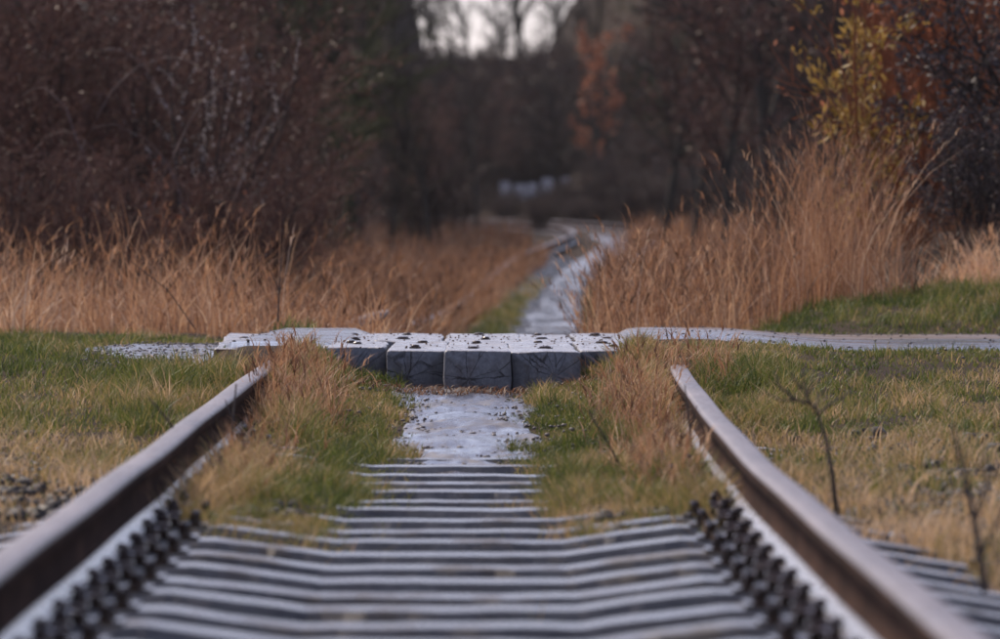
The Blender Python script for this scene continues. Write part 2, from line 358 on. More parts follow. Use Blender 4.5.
# road across the track: gravel, reaches far to the right, runs out on the left
def road():
    xs = np.concatenate([np.arange(-1.5, 6, .06), np.arange(6, 60, 1.0)])
    near = ip(xs, [(-1.5, 29.0), (-1.25, 28.0), (-.95, 27.0), (-.7, 26.8), (.62, 26.9), (.85, 29.0), (1.4, 28.5), (60, 28.3)]) + (fbm(xs*1.7, xs*0+5)-.5)*.5
    far = ip(xs, [(-1.5, 29.1), (-1.2, 30.6), (-.8, 31.3), (.9, 31.6), (1.4, 32.2), (60, 32.2)]) + (fbm(xs*1.7, xs*0+15)-.5)*.4
    n = 14; V = []
    for x, a, b_ in zip(xs, near, far):
        t = np.linspace(0, 1, n); y = a + (b_-a)*t; X = np.full(n, x)
        rut = -.012*np.exp(-((t-.28)/.09)**2) - .012*np.exp(-((t-.72)/.09)**2)
        V.append(np.stack([X, y, np.maximum(gz(X, y), .20 if abs(x) < 1.5 else -9) + .02 + rut - .04*((t == 0) | (t == 1))], 1))
    V = np.concatenate(V); m_ = len(xs)
    idx = (np.arange(m_-1)[:, None]*n + np.arange(n-1)[None, :]).ravel()
    me = np_mesh('road', V, np.stack([idx, idx+n, idx+n+1, idx+1], 1), True)
    tag(mesh_obj('road', me, M['gravel']), 'wet gravel lane crossing the railway at the timber deck', 'road', kind='structure')
road()

# ------------------------------------------------------------------ rails
RT = .196                                     # head height above the sleeper middle
prof = [(-.0625, 0), (.0625, 0), (.0625, .010), (.030, .020), (.012, .030), (.007, .05), (.007, .088), (.012, .102), (.033, .112), (.0335, .138), (.030, .146),
        (.022, .149), (-.022, .149), (-.030, .146), (-.0335, .138), (-.033, .112), (-.012, .102), (-.007, .088), (-.007, .05), (-.012, .030), (-.030, .020), (-.0625, .010)]
HEADFACES = {9, 10, 11, 12, 13}; FOOTFACES = {2, 3, 19, 20}
def rail(side, label):
    ys = np.concatenate([np.arange(-12, 40, .3), np.arange(40, 231, .8)])
    V = []; k = len(prof)
    for y in ys:
        cx = float(c_of(y)); t = float(c_of(y+.1) - c_of(y-.1))/.2; nrm = np.array([1, -t])/math.hypot(1, t)
        z0 = float(r_of(y)) + RT - .149 + .002*math.sin(y*1.7+side)
        off = side*(.7175 + .0335) + .0015*math.sin(y*.9 + side*2)
        for a, h in prof:
            q = off + a; V.append((cx + nrm[0]*q, y + nrm[1]*q, z0 + h))
    n = len(ys); Fq = []; mi = []
    for i in range(n-1):
        for j in range(k):
            j2 = (j+1) % k
            Fq.append((i*k+j, (i+1)*k+j, (i+1)*k+j2, i*k+j2)); mi.append(1 if j in HEADFACES else 2 if j in FOOTFACES else 0)
    me = np_mesh('rail', np.array(V), np.array(Fq)[:, ::-1], False, matidx=mi)
    o = mesh_obj('rail', me, [M['rail'], M['rail_head'], M['rail_foot']])
    return tag(o, label, 'rail', 'rails of the track')
rail(-1, 'rusty steel rail that meets the crossing beside the lone brown beam end')
rail(1, 'rusty steel rail that meets the crossing beside the overgrown outer beam in the grass')

# ------------------------------------------------------------------ sleepers with fastenings
def prism(pts_xy, z0, z1, chamfer=0.0):
    n = len(pts_xy); V = [(x, y, z0) for x, y in pts_xy] + [(x, y, z1-chamfer) for x, y in pts_xy]
    cxm = sum(p[0] for p in pts_xy)/n; cym = sum(p[1] for p in pts_xy)/n
    Fc = [[i, (i+1) % n, n+(i+1) % n, n+i] for i in range(n)]
    if chamfer:
        V += [(cxm + (x-cxm)*.72, cym + (y-cym)*.72, z1) for x, y in pts_xy]
        Fc += [[n+i, n+(i+1) % n, 2*n+(i+1) % n, 2*n+i] for i in range(n)]; Fc.append([2*n+i for i in range(n)])
    else: Fc.append([n+i for i in range(n)])
    return V, Fc
def poly_mesh(name, parts):
    V = []; Fc = []
    for v, f in parts:
        o = len(V); V += v; Fc += [[i+o for i in q] for q in f]
    me = bpy.data.meshes.new(name); me.from_pydata(V, [], Fc); me.update(); return me
def ngon(n, r, cx=0, cy=0, ph=0):
    return [(cx + r*math.cos(2*math.pi*i/n+ph), cy + r*math.sin(2*math.pi*i/n+ph)) for i in range(n)]
def rect(x0, x1, y0, y1): return [(x0, y0), (x1, y0), (x1, y1), (x0, y1)]

def sleeper_mesh(seed):
    rr = random.Random(seed)
    kx = [-1.21, -1.17, -.96, -.54, -.40, -.27, 0, .27, .40, .54, .96, 1.17, 1.21]
    kz = [-.03, .0, .035, .035, .018, 0, 0, 0, .018, .035, .035, .0, -.03]
    st = sorted(set([round(v, 3) for v in np.linspace(-1.21, 1.21, 56)] + kx)); zt = np.interp(st, kx, kz)
    V = []; Fc = []; k = 7; ph = rr.random()*60
    for x, z in zip(st, zt):
        j1 = (float(fbm(x*9+ph, seed*3.1)) - .5)*.022; j2 = (float(fbm(x*9+ph, seed*7.7+20)) - .5)*.022
        chip = .012*max(0, float(fbm(x*14+ph+9, seed*2.3)) - .58)/.2; dz = (float(fbm(x*5+ph, 3.3)) - .5)*.008
        V += [(x, -.14, -.2), (x, -.112+j1, z-.016-chip), (x, -.098+j1+chip, z+dz), (x, 0, z+dz*.5+.002), (x, .098+j2, z+dz), (x, .112+j2, z-.014), (x, .14, -.2)]
    for i in range(len(st)-1):
        for j in range(k):
            Fc.append([i*k+j, i*k+(j+1) % k, (i+1)*k+(j+1) % k, (i+1)*k+j][::-1])
    Fc.append(list(range(k))); Fc.append([len(st)*k-1-i for i in range(k)])
    me = bpy.data.meshes.new('concrete_sleeper'); me.from_pydata(V, [], Fc); me.update(); return me
sl_meshes = [sleeper_mesh(i) for i in range(7)]
screw_me = poly_mesh('coach_screw', [prism(ngon(10, .018), 0, .005), prism(ngon(8, .012), .005, .028, .007)])
bolt_me = poly_mesh('clip_bolt', [prism(ngon(10, .019), 0, .005), prism(ngon(8, .015), .005, .019, .005), prism(ngon(8, .008), .019, .028, .004)])
clip_me = poly_mesh('rail_clip', [prism(rect(-.030, .030, -.028, .028), 0, .016, .005), prism(rect(-.036, -.012, -.024, .024), .010, .022, .004)])
plate_me = poly_mesh('baseplate', [prism(rect(-.17, .17, -.08, .08), 0, .010, .003), prism(rect(-.102, -.064, -.08, .08), .0105, .028, .004), prism(rect(.064, .102, -.08, .08), .0105, .028, .004)])
for me_ in (screw_me, bolt_me, clip_me, plate_me): me_.materials.append(M['iron'])
for me_ in sl_meshes: me_.materials.append(M['concrete'])
def make_sleeper(i):
    root = bpy.data.objects.new('concrete_sleeper', sl_meshes[i % 7]); COL.objects.link(root)
    for s in (-1, 1):
        p = bpy.data.objects.new('baseplate', plate_me); COL.objects.link(p); p.parent = root
        p.location = (s*.751, 0, .0365)
        for sx in (-1, 1):
            for sy in (-1, 1):
                q = bpy.data.objects.new('coach_screw', screw_me); COL.objects.link(q); q.parent = p
                q.location = (sx*.138, sy*.05, .0095); q.rotation_euler = (0, 0, random.random())
            q = bpy.data.objects.new('rail_clip', clip_me); COL.objects.link(q); q.parent = p
            q.location = (sx*.074, 0, .022); q.rotation_euler = (0, 0, 0 if sx > 0 else math.pi)
            q = bpy.data.objects.new('clip_bolt', bolt_me); COL.objects.link(q); q.parent = p
            q.location = (sx*.086, 0, .037); q.rotation_euler = (0, 0, random.random())
    return root
SP = .58
proto = [make_sleeper(i) for i in range(7)]
used = set()
y = 13.57 - 7*SP; n = 0
while y < 23.4:
    k = n % 7
    o = proto[k] if k not in used else copy_tree(proto[k]); used.add(k)
    o.location = (float(c_of(y)), y, float(r_of(y)) + random.uniform(-.003, .003))
    o.rotation_euler = (random.uniform(-.004, .004), random.uniform(-.002, .002), random.uniform(-.006, .006))
    if y < 17.6: tag(o, 'wet grey concrete sleeper lying bare in dark ballast with bolted rail fastenings', 'sleeper', 'bare concrete sleepers of the near track')
    else: tag(o, 'wet concrete sleeper half overgrown by grass at the start of the mud path', 'sleeper', 'overgrown concrete sleepers before the mud path')
    y += SP; n += 1
y = 44.0
while y < 100:
    o = bpy.data.objects.new('concrete_sleeper', sl_meshes[n % 7]); COL.objects.link(o)
    t = float(c_of(y+.2) - c_of(y-.2))/.4
    o.location = (float(c_of(y)), y, float(r_of(y)) + random.uniform(-.012, .006)); o.rotation_euler = (0, 0, -math.atan(t) + random.uniform(-.01, .01))
    tag(o, 'worn sleeper in the wet path far beyond the timber crossing', 'sleeper', 'sleepers beyond the crossing')
    y += SP*(1 if y < 70 else 1.0); n += 1

# ballast stones
ICO = []
def icosa():
    t = (1+5**.5)/2
    V = np.array([(-1, t, 0), (1, t, 0), (-1, -t, 0), (1, -t, 0), (0, -1, t), (0, 1, t), (0, -1, -t), (0, 1, -t), (t, 0, -1), (t, 0, 1), (-t, 0, -1), (-t, 0, 1)], float)
    V /= np.linalg.norm(V[0])
    Fc = np.array([(0, 11, 5), (0, 5, 1), (0, 1, 7), (0, 7, 10), (0, 10, 11), (1, 5, 9), (5, 11, 4), (11, 10, 2), (10, 7, 6), (7, 1, 8), (3, 9, 4), (3, 4, 2), (3, 2, 6), (3, 6, 8), (3, 8, 9), (4, 9, 5), (2, 4, 11), (6, 2, 10), (8, 6, 7), (9, 8, 1)])
    return V, Fc
IV, IF = icosa()
def stones(name, P, size, material, label, cat, flat=.7):
    N = len(P)
    sc = size[:, None, None]*(1 + (rng.random((N, 12, 1)) - .5)*.6)*np.array([1, 1, flat])[None, None]
    sc = sc*(1 + (rng.random((N, 1, 3)) - .5)*.6)
    a = rng.random(N)*6.283; ca, sa = np.cos(a), np.sin(a)
    v = IV[None]*sc
    V = np.stack([v[..., 0]*ca[:, None] - v[..., 1]*sa[:, None], v[..., 0]*sa[:, None] + v[..., 1]*ca[:, None], v[..., 2]], -1) + P[:, None]
    Fc = (IF[None] + (np.arange(N)*12)[:, None, None]).reshape(-1, 3)
    return tag(mesh_obj(name, np_mesh(name, V.reshape(-1, 3), Fc), material), label, cat, kind='stuff')
N = 14000
yy = rng.uniform(9, 23, N); uu = rng.uniform(-1.75, 1.75, N)
keep = rng.random(N) < ip(yy, [(9, 1), (18, 1), (21, .3), (23, .05)])
yy, uu = yy[keep], uu[keep]
ph = np.abs(((yy - 13.57 + SP/2) % SP) - SP/2)
onsl = (ph < .13) & (np.abs(uu) < 1.22)
yy, uu = yy[~onsl], uu[~onsl]
xx = uu + c_of(yy)
stones('ballast_stones', np.stack([xx, yy, gz(xx, yy) + .004], 1), rng.uniform(.014, .034, len(xx)), M['ballast'], 'dark crushed stone ballast between and beside the sleepers', 'ballast')
N = 900
xx = rng.uniform(-1.4, 4.5, N); yy = np.where(rng.random(N) < .55, rng.normal(32.0, .25, N), rng.uniform(27, 32, N)); yy = np.where(xx < -.6, rng.uniform(27, 31, N), yy)
k = (np.abs(xx - .1) > .8); xx, yy = xx[k], yy[k]
stones('road_stones', np.stack([xx, yy, gz(xx, yy) + .022], 1), rng.uniform(.002, .008, len(xx)), M['road_stone'], 'small loose stones strewn along the edge of the gravel lane', 'gravel', .6)

N = 1100
yy = rng.uniform(21.8, 25.8, N); xx = c_of(yy) + .02 + rng.normal(0, .17, N)
stones('path_grit', np.stack([xx, yy, gz(xx, yy) + .016], 1), rng.uniform(.002, .010, N), M['road_stone'], 'grit and small clods lying on the wet mud path', 'grit', .6)

N = 520
xx = rng.uniform(-1.45, -.95, N); yy = rng.uniform(27.0, 30.8, N)
stones('apron_stones', np.stack([xx, yy, gz(xx, yy) + .02], 1), rng.uniform(.002, .008, N), M['road_stone'], 'dark pebbles pressed into the gravel apron beside the brown ended beam', 'gravel', .5)

# ------------------------------------------------------------------ timber crossing
def beam_mesh(w_, l, h, seed, bev=.018):
    rr = np.random.default_rng(seed)
    nxs, nys, nzs = 6, 26, 4
    # superellipse-like rounded cross-section loop, swept in y
    loop = []
    cx_, cz_ = w_/2, h/2
    for a in np.linspace(0, 2*math.pi, 48, endpoint=False):
        ca, sa = math.cos(a), math.sin(a); e = .09
        loop.append((cx_*np.sign(ca)*abs(ca)**e if abs(ca) > 1e-6 else 0, cz_*np.sign(sa)*abs(sa)**e if abs(sa) > 1e-6 else 0))
    loop = np.array(loop); K = len(loop)
    ysr = np.concatenate([[0, .006, .02], np.linspace(.06, l-.06, nys), [l-.02, l-.006, l]])
    ins = np.concatenate([[.955, .985, 1.0], np.ones(nys), [1.0, .985, .955]])
    V = []
    o1, o2 = rr.random(2)*50
    for yv, s in zip(ysr, ins):
        q = loop*s
        q = q + (np.stack([fbm(loop[:, 0]*14+o1, yv*3+loop[:, 1]*14), fbm(loop[:, 1]*14+o2, yv*3+loop[:, 0]*14)], 1) - .5)*.022
        V.append(np.stack([q[:, 0], np.full(K, yv) + (fbm(q[:, 0]*18+o2, q[:, 1]*18) - .5)*.02, q[:, 1]-h/2], 1))
    n = len(ysr); V = np.concatenate(V)
    i = np.arange(n-1)[:, None]*K; j = np.arange(K)[None]; j2 = (j+1) % K
    quads = np.stack([(i+j).ravel(), (i+K+j).ravel(), (i+K+j2).ravel(), (i+j2).ravel()], 1)
    c0, c1 = len(V), len(V)+1
    V = np.concatenate([V, [[0, V[:K, 1].mean(), -h/2], [0, l, -h/2]]])
    jj = np.arange(K); e0 = np.stack([np.full(K, c0), jj, (jj+1) % K], 1); e1 = np.stack([np.full(K, c1), (n-1)*K+(jj+1) % K, (n-1)*K+jj], 1)
    return np_mesh('timber_beam', V, [quads, e0, e1], True)
head_me = poly_mesh('bolt_head', [prism(ngon(14, .032), -.006, .003, .002), prism(ngon(12, .024), .003, .009, .003)])
head_me.materials.append(M['iron'])
deck = tag(empty('crossing_deck', (.10, 26.0, .18)), 'raised deck of grey timber beams laid end-on between the rails', 'timber crossing')
def put_beam(parent, x, y0, l, w_, h, ztop, seed, material, bolts, rz=0, name='timber_beam', roll=0):
    o = mesh_obj(name, beam_mesh(w_, l, h, seed), material, parent)
    pl = parent.location if parent else Vector((0, 0, 0))
    o.location = Vector((x, y0, ztop)) - Vector(pl); o.rotation_euler = (0.0, roll, rz)
    for bx_, by in bolts:
        q = bpy.data.objects.new('bolt_head', head_me); COL.objects.link(q); q.parent = o
        q.location = (bx_, by, .002); q.rotation_euler = (0, 0, by); q.scale = (random.uniform(.65, 1.0),)*2 + (1,)
    return o
def bx2(x0, x1, d): return px(x0, d), px(x1, d)
front = [(322, 385, 26.75, .3285, .185), (388, 445, 26.2, .328, .20), (446, 510, 25.85, .327, .205), (512, 579, 25.9, .327, .205), (581, 642, 26.35, .326, .20)]
for i, (a, b_, d, zt, h) in enumerate(front):
    x0, x1 = bx2(a, b_, d); wd = x1-x0
    put_beam(deck, (x0+x1)/2, d, 28.3-d+random.uniform(-.05, .03), wd*1.035, h, zt, 20+i, M['timber'], [(random.uniform(-.03, .03), .55+random.uniform(-.1, .1)), (random.uniform(-.03, .03), 28.25-d-.45)], rz=random.uniform(-.006, .006), roll=random.uniform(-.008, .008))
rear = [(318, 372), (373, 440), (442, 518), (520, 574), (576, 632)]
for i, (a, b_) in enumerate(rear):
    d = 28.31 + random.uniform(-.01, .03); x0, x1 = bx2(a, b_, d)
    put_beam(deck, (x0+x1)/2 + .01, d, 2.35 + random.uniform(-.15, .15), (x1-x0)*1.02, .2, .3245 + random.uniform(-.002, .002), 40+i, M['timber'], [(random.uniform(-.03, .03), .75), (random.uniform(-.03, .03), 1.9)], rz=random.uniform(-.006, .006), roll=random.uniform(-.008, .008))
x0, x1 = bx2(214, 270, 26.7)
o = put_beam(None, (x0+x1)/2, 26.7, 4.2, x1-x0, .2, .322, 60, M['timber_brown'], [(.02, .8), (-.02, 2.6)], rz=.02, name='outer_beam')
tag(o, 'single crossing beam with dark brown end outside the rail beside the gravel', 'timber beam')
x0, x1 = bx2(652, 708, 27.4)
o = put_beam(None, (x0+x1)/2, 27.3, 3.6, x1-x0, .18, .303, 61, M['timber'], [(.02, 1.2)], rz=.02, name='outer_beam', roll=.03)
tag(o, 'grey crossing beam sunk in grass outside the rail, only its wet top showing', 'timber beam')

N = 300
xx = rng.uniform(px(322, 26.5), px(640, 26.5), N); yy = rng.uniform(26.4, 30.4, N)
stones('deck_debris', np.stack([xx, yy, np.full(N, .329)], 1), rng.uniform(.0012, .0055, N), M['litter'], 'dark crumbs of dirt scattered over the wet deck beams', 'debris', .7)

# ------------------------------------------------------------------ blades
def blades(name, P, h, w_, lean, az, tint, material, label, cat, segs=2, power=1.8, parent=None):
    N = len(P); T = np.linspace(0, 1, segs+1)
    face = rng.random(N)*6.283
    wx, wy = np.cos(face), np.sin(face)
    cols = []
    for k, t in enumerate(T):
        hz = h*(t - .35*lean*t**2); off = h*lean*t**power
        base = P + np.stack([np.cos(az)*off, np.sin(az)*off, hz], 1)
        if k < segs:
            wt = w_*max((1 - t)**.6, .42)/2
            cols.append(base + np.stack([wx*wt, wy*wt, wt*0], 1)); cols.append(base - np.stack([wx*wt, wy*wt, wt*0], 1))
        else: cols.append(base)
    V = np.stack(cols, 1); K = V.shape[1]; b0 = (np.arange(N)*K)[:, None]
    quads = np.concatenate([b0 + np.array([[2*k, 2*k+1, 2*k+3, 2*k+2]]) for k in range(segs-1)]) if segs > 1 else np.zeros((0, 4), int)
    tris = b0 + np.array([[2*segs-2, 2*segs-1, 2*segs]])
    me = np_mesh(name, V.reshape(-1, 3), [quads, tris], attr=np.repeat(tint, K))
    o = mesh_obj(name, me, material, parent)
    if label: tag(o, label, cat, kind='stuff')
    return o
def lawn(name, x0, x1, y0, y1, dens, hfun, tfun, wmm, mask, label, useu=True, leanr=(.25, .9)):
    N = int((x1-x0)*(y1-y0)*dens)
    q = rng.uniform(x0, x1, N); y = rng.uniform(y0, y1, N)
    x = q + c_of(y) if useu else q
    keep = rng.random(N) < mask(q, y); q, x, y = q[keep], x[keep], y[keep]
    clump = fbm(x*6, y*2.6); h = hfun(q, y)*(.2 + 2.6*np.clip(clump - .2, 0, 1)**1.5)*rng.uniform(.45, 1.35, len(x))
    t = np.clip(tfun(q, y) + (fbm(x*3+9, y*1.6+5) - .5)*1.0 + rng.normal(0, .17, len(x)), 0, 1)
    P = np.stack([x, y, gz(x, y) - .004], 1)
    return blades(name, P, h, rng.uniform(.6, 1.3, len(x))*wmm*.001, rng.uniform(*leanr, len(x)), rng.random(len(x))*6.283, t, M['lawn'], label, 'grass')
def edge(u, y, f, k=.06): return sstep(-k, k, u - f)
# between rails, both sides of the path
pathedge = lambda y: ip(y, [(16, .42), (16.8, .33), (17.8, .19), (20, .13), (22, .17), (25, .24), (26.6, .34)])
for s, lab in ((-1, 'green and straw grass between the path and the rail by the brown beam'), (1, 'green and straw grass between the path and the rail by the outer beam')):
    lawn('track_grass', .12, .70, 16.3, 26.6, 7500, lambda q, y: ip(y, [(16, .06), (17, .085), (19, .085), (22, .075), (26, .06)])*(1 + .6*sstep(.4, .65, q)),
         lambda q, y: .42 + .25*sstep(.45, .66, q) + .06*sstep(20, 17, y), 5.0,
         (lambda s: lambda q, y: edge(q + (fbm(y*2.1+s*7, q*3) - .5)*.34, y, pathedge(y), .08)*ip(y, [(16.0, .3), (16.8, .75), (17.8, 1), (27, 1)])*(1 - .0*q))(s) , lab) if s > 0 else \
    lawn('track_grass', -.70, -.12, 16.3, 26.6, 7500, lambda q, y: ip(y, [(16, .06), (17, .085), (19, .085), (22, .075), (26, .06)])*(1 + .6*sstep(.4, .65, -q)),
         lambda q, y: .42 + .25*sstep(.45, .66, -q) + .06*sstep(20, 17, y), 5.0,
         lambda q, y: edge(-q + (fbm(y*2.1-7, q*3) - .5)*.34, y, pathedge(y), .08)*ip(y, [(16.0, .3), (16.8, .75), (17.8, 1), (27, 1)]), lab)
lawn('weed_sprouts', -.56, .56, 12.4, 18.6, 900, lambda q, y: y*0 + .085, lambda q, y: .5 + 0*y, 4.5,
     lambda q, y: (np.abs(((y - 13.57 + SP/2) % SP) - SP/2) > .12)*np.clip(4*(fbm(q*4+3, y*1.5) - .5), .02, 1)*ip(y, [(12.4, .25), (15, .5), (17, 1), (18.6, 1)]), 'sparse weed sprouts growing in the gaps between bare sleepers')
# lawns outside the rails
for s, lab in ((-1, 'ragged grass tufts at the rail end by the brown beam'), (1, 'ragged grass tufts at the rail end by the outer beam')):
    lawn('tuft_grass', (.58 if s > 0 else -1.2), (1.2 if s > 0 else -.58), 23.2, (27.4 if s > 0 else 26.2), 4200, lambda q, y: ip(y, [(23, .07), (25, .11), (27.4, .07)])*(.45 + .55*(np.abs(np.abs(q) - .75) > .06)), lambda q, y: .5 + 0*y, 5.0,
         lambda q, y: np.where((np.abs(np.abs(q) - .75) < .05) & (y < 25.2), 0, .9)*1.0, lab)
onroad_l = lambda x, y: (x > -1.35) & (y > ip(x, [(-1.5, 29), (-1.25, 28), (-.95, 27), (-.7, 26.8)])) & (y < 31.2)
lawn('lawn_grass', -5.0, -.80, 16.0, 33.6, 2200, lambda q, y: ip(y, [(16, .09), (21, .085), (26, .07), (34, .06)]),
     lambda q, y: ip(y, [(16, .8), (20, .75), (23, .62), (25.5, .40), (33, .36)]), 6.0,
     lambda q, y: (~onroad_l(q + c_of(y), y))*ip(y, [(16, .1), (18.0, .35), (20, .9), (30, .9), (33.6, .9)])*sstep(.85, 1.2, -q + .35*sstep(19, 23, y))*(1 - ((q + c_of(y) > -.98) & (y > 26.1) & (y < 26.9))), 'lush green lawn fading to straw outside the rail by the gravel apron')
lawn('lawn_grass', .80, 5.0, 13.2, 28.8, 2200, lambda q, y: ip(y, [(13, .11), (17, .12), (20, .085), (25, .06), (28, .04)]),
     lambda q, y: ip(y, [(13, .86), (17, .82), (19.5, .68), (22, .56), (26, .47), (28, .43)]), 6.0,
     lambda q, y: ip(y, [(13.6, .0), (14.3, .4), (15.2, .95), (28.3, .95), (28.8, .2)])*(1 - ((q < 1.0) & (y > 27)))*sstep(.85, 1.2, q + .35*sstep(14.8, 17, y)), 'olive lawn fading to straw between the rail and the gravel lane')
lawn('bank_grass', .55, 6.5, 32.0, 37.0, 1900, lambda q, y: ip(y, [(32, .02), (32.6, .06), (33.2, .09), (39, .07)]), lambda q, y: .33 + .25*sstep(35.5, 37, y), 6.0,
     lambda q, y: sstep(32.05, 32.6, y + (fbm(q*2, y*2)-.5)*.6), 'short green grass on the low bank behind the gravel lane', useu=False)
lawn('verge_grass', -.95, -.24, 33, 84, 700, lambda q, y: y*0 + .10, lambda q, y: .30 + .25*sstep(55, 80, y), 8.0,
     lambda q, y: edge(-q, y, .27 + (fbm(y*.5, y*0)-.5)*.25, .06), 'green verge grass beside the far path under the reddish tall grass')
lawn('verge_grass', .24, .95, 33, 84, 600, lambda q, y: y*0 + .09, lambda q, y: .30 + .25*sstep(55, 80, y), 8.0,
     lambda q, y: edge(q, y, .27 + (fbm(y*.5+9, y*0)-.5)*.25, .06), 'green verge grass beside the far path below the tall straw clump')

# dry grass with panicles
def dry(name, x, y, h, tint, w_, label, leanr=(.08, .55), leaf=1.0, heads=.5, azc=None):
    N = len(x); P = np.stack([x, y, gz(x, y) - .01], 1)
    az = rng.random(N)*6.283 if azc is None else azc + rng.normal(0, .9, N)
    lean = rng.uniform(*leanr, N)
    n2 = int(N*leaf); i2 = rng.integers(0, N, n2)
    P2 = P[i2] + np.stack([rng.normal(0, .03, n2), rng.normal(0, .03, n2), np.zeros(n2)], 1)
    i3 = np.nonzero(rng.random(N) < heads)[0]
    # panicle blades start near the tip of their stalk
    k3 = np.repeat(i3, 5); t3 = rng.uniform(.78, .98, len(k3))
    hz = h[k3]*(t3 - .35*lean[k3]*t3**2); off = h[k3]*lean[k3]*t3**1.8
    P3 = P[k3] + np.stack([np.cos(az[k3])*off, np.sin(az[k3])*off, hz], 1)
    PA = np.concatenate([P, P2, P3])
    hh = np.concatenate([h, h[i2]*rng.uniform(.3, .75, n2), rng.uniform(.035, .085, len(k3))])
    ww = np.concatenate([np.full(N, w_), np.full(n2, w_*1.5), np.full(len(k3), w_*1.1)])
    ll = np.concatenate([lean, rng.uniform(.3, 1.25, n2), rng.uniform(.3, 1.0, len(k3))])
    aa = np.concatenate([az, rng.random(n2)*6.283, az[k3] + rng.normal(0, .7, len(k3))])
    tt = np.concatenate([tint, np.clip(tint[i2] + rng.normal(0, .12, n2), 0, 1), np.clip(tint[k3] - .1, 0, 1)])
    return blades(name, PA, hh, ww, ll, aa, tt, M['tan'], label, 'dry grass', segs=4, power=2.0)
# tall straw clump on the bank, right of the far path
N = 1050
x = rng.uniform(.66, 2.32, N); y = rng.uniform(34.2, 38.2, N) + sstep(.9, 1.5, x)*.7
env = ip(x + (y-35)*-.02, [(.66, .42), (.8, .62), (.93, .72), (1.23, .85), (1.53, .93), (1.9, 1.02), (2.1, .95), (2.25, .65), (2.42, .32)])
tall = rng.random(N)
h = 1.08*env*np.where(tall < .3, rng.uniform(.8, 1.12, N), rng.uniform(.3, .72, N))
keep = rng.random(N) < np.clip(.35 + 1.3*(fbm(x*3.3, y*1.5) - .3), .15, 1)
dry('tall_dry_grass', x[keep], y[keep], h[keep], np.clip(.6 + (fbm(x*2.5, y*1.3)-.5)*.8 + rng.normal(0, .18, N) - .4*(rng.random(N) < .28), 0, 1)[keep], .005,
    'tall straw coloured grass clump with feathery tips on the bank', (.05, .6), .8, .75)
N = 520
x = rng.uniform(.66, 1.4, N); y = rng.uniform(34.0, 36.5, N); h = rng.uniform(.3, .86, N)*ip(x, [(.66, .62), (.8, .85), (1.0, .95), (1.4, 1.0)])
dry('tall_dry_grass', x, y, h, np.clip(rng.normal(.6, .18, N) - .4*(rng.random(N) < .28), 0, 1), .005, 'shorter wispy straw grass leaning towards the far path', (.05, .6), .6, .8)
N = 420
x = rng.normal(1.92, .15, N); y = rng.uniform(35.0, 37, N); h = rng.uniform(.45, 1.0, N)
dry('tall_dry_grass', x, y, h, np.clip(rng.normal(.45, .14, N), 0, 1), .0042, 'tallest russet grass stalks standing out of the straw clump', (.02, .38), .6, .7)
N = 1100
x = rng.uniform(.42, 1.1, N) + .0; y = rng.uniform(37, 66, N); x = x + c_of(y)
dry('tall_dry_grass', x, y, rng.uniform(.2, .62, N)*ip(x-c_of(y), [(.4, .6), (.8, 1.0), (1.2, 1.1)]), np.clip(rng.normal(.4, .13, N), 0, 1), .006, 'reddish dry grass along the far path behind the straw clump', (.1, .6), 1.0, .3)
N = 9000
x = rng.uniform(1.0, 9, N); y = rng.uniform(38, 75, N)
k = rng.random(N) < np.where(x > 3.0, .6, .9); x, y = x[k], y[k]
dry('tall_dry_grass', x + c_of(y)*.6, y, rng.uniform(.2, .5, len(x)), np.clip(rng.normal(.12, .1, len(x)), 0, 1), .007, 'dull brown grass field behind the straw clump', (.1, .6), .8, .3)
# left band
N = 24000
y = 33.2 + (rng.random(N)**1.35)*24; x = rng.uniform(-9, .1, N)
lim = c_of(y) - ip(y, [(33, .62), (36, .45), (45, .60), (60, .72)])
k = (x < lim) & (y > 33.0 + fbm(x*2.2, x*0+4)*2.2) & (rng.random(N) < np.clip(.25 + 2.4*(fbm(x*1.1+5, y*.45) - .22), .2, 1)); x, y = x[k], y[k]
h = rng.uniform(.18, .6, len(x))*(.3 + 1.45*fbm(x*1.6, y*.7))*ip(y, [(33, .8), (36, 1.0), (44, .8), (58, .7)])
dry('dry_grass_field', x, y, h, np.clip(.6 - .025*(y-33) + (fbm(x*1.7, y*.8)-.5)*.9 + rng.normal(0, .17, len(x)), 0, 1), .006, 'broad field of pinkish tan dry grass behind the green lawn', (.1, .8), 1.1, .25)
N = 420
x = rng.uniform(-6, .0, N); y = rng.uniform(34, 50, N); k = x < c_of(y)-.6; x, y = x[k], y[k]
dry('dry_grass_stalk', x, y, rng.uniform(.5, .85, len(x)), np.clip(rng.normal(.45, .18, len(x)), 0, 1), .005, 'sparse taller stalks rising over the pinkish tan grass field', (.1, .7), .2, .7)
N = 5200
y = rng.uniform(52, 100, N); x = c_of(y) - ip(y, [(50, .62), (80, .5), (92, .45), (99, .7), (104, 1.1), (112, 1.25)]) - rng.random(N)**1.2*3.2
dry('far_dry_grass', x, y, rng.uniform(.25, .62, N)*ip(y, [(52, 1), (84, .9), (100, .45)]), np.clip(.42 - .004*(y-52) + rng.normal(0, .13, N), 0, 1), .010, 'russet dry grass along the curve of the far path', (.1, .7), 1.0, .3)
N = 3800
y = rng.uniform(33, 97, N); x = c_of(y) - rng.uniform(.60, 1.0, N)
dry('verge_dry_grass', x, y, rng.uniform(.16, .36, N), np.clip(rng.normal(.5, .13, N), 0, 1), .007, 'knee high dry grass hiding the far rail across the path from the straw clump', (.1, .7), 1.0, .2)
N = 4200
y = rng.uniform(62, 124, N); x = c_of(y) + rng.uniform(.36, 2.4, N)
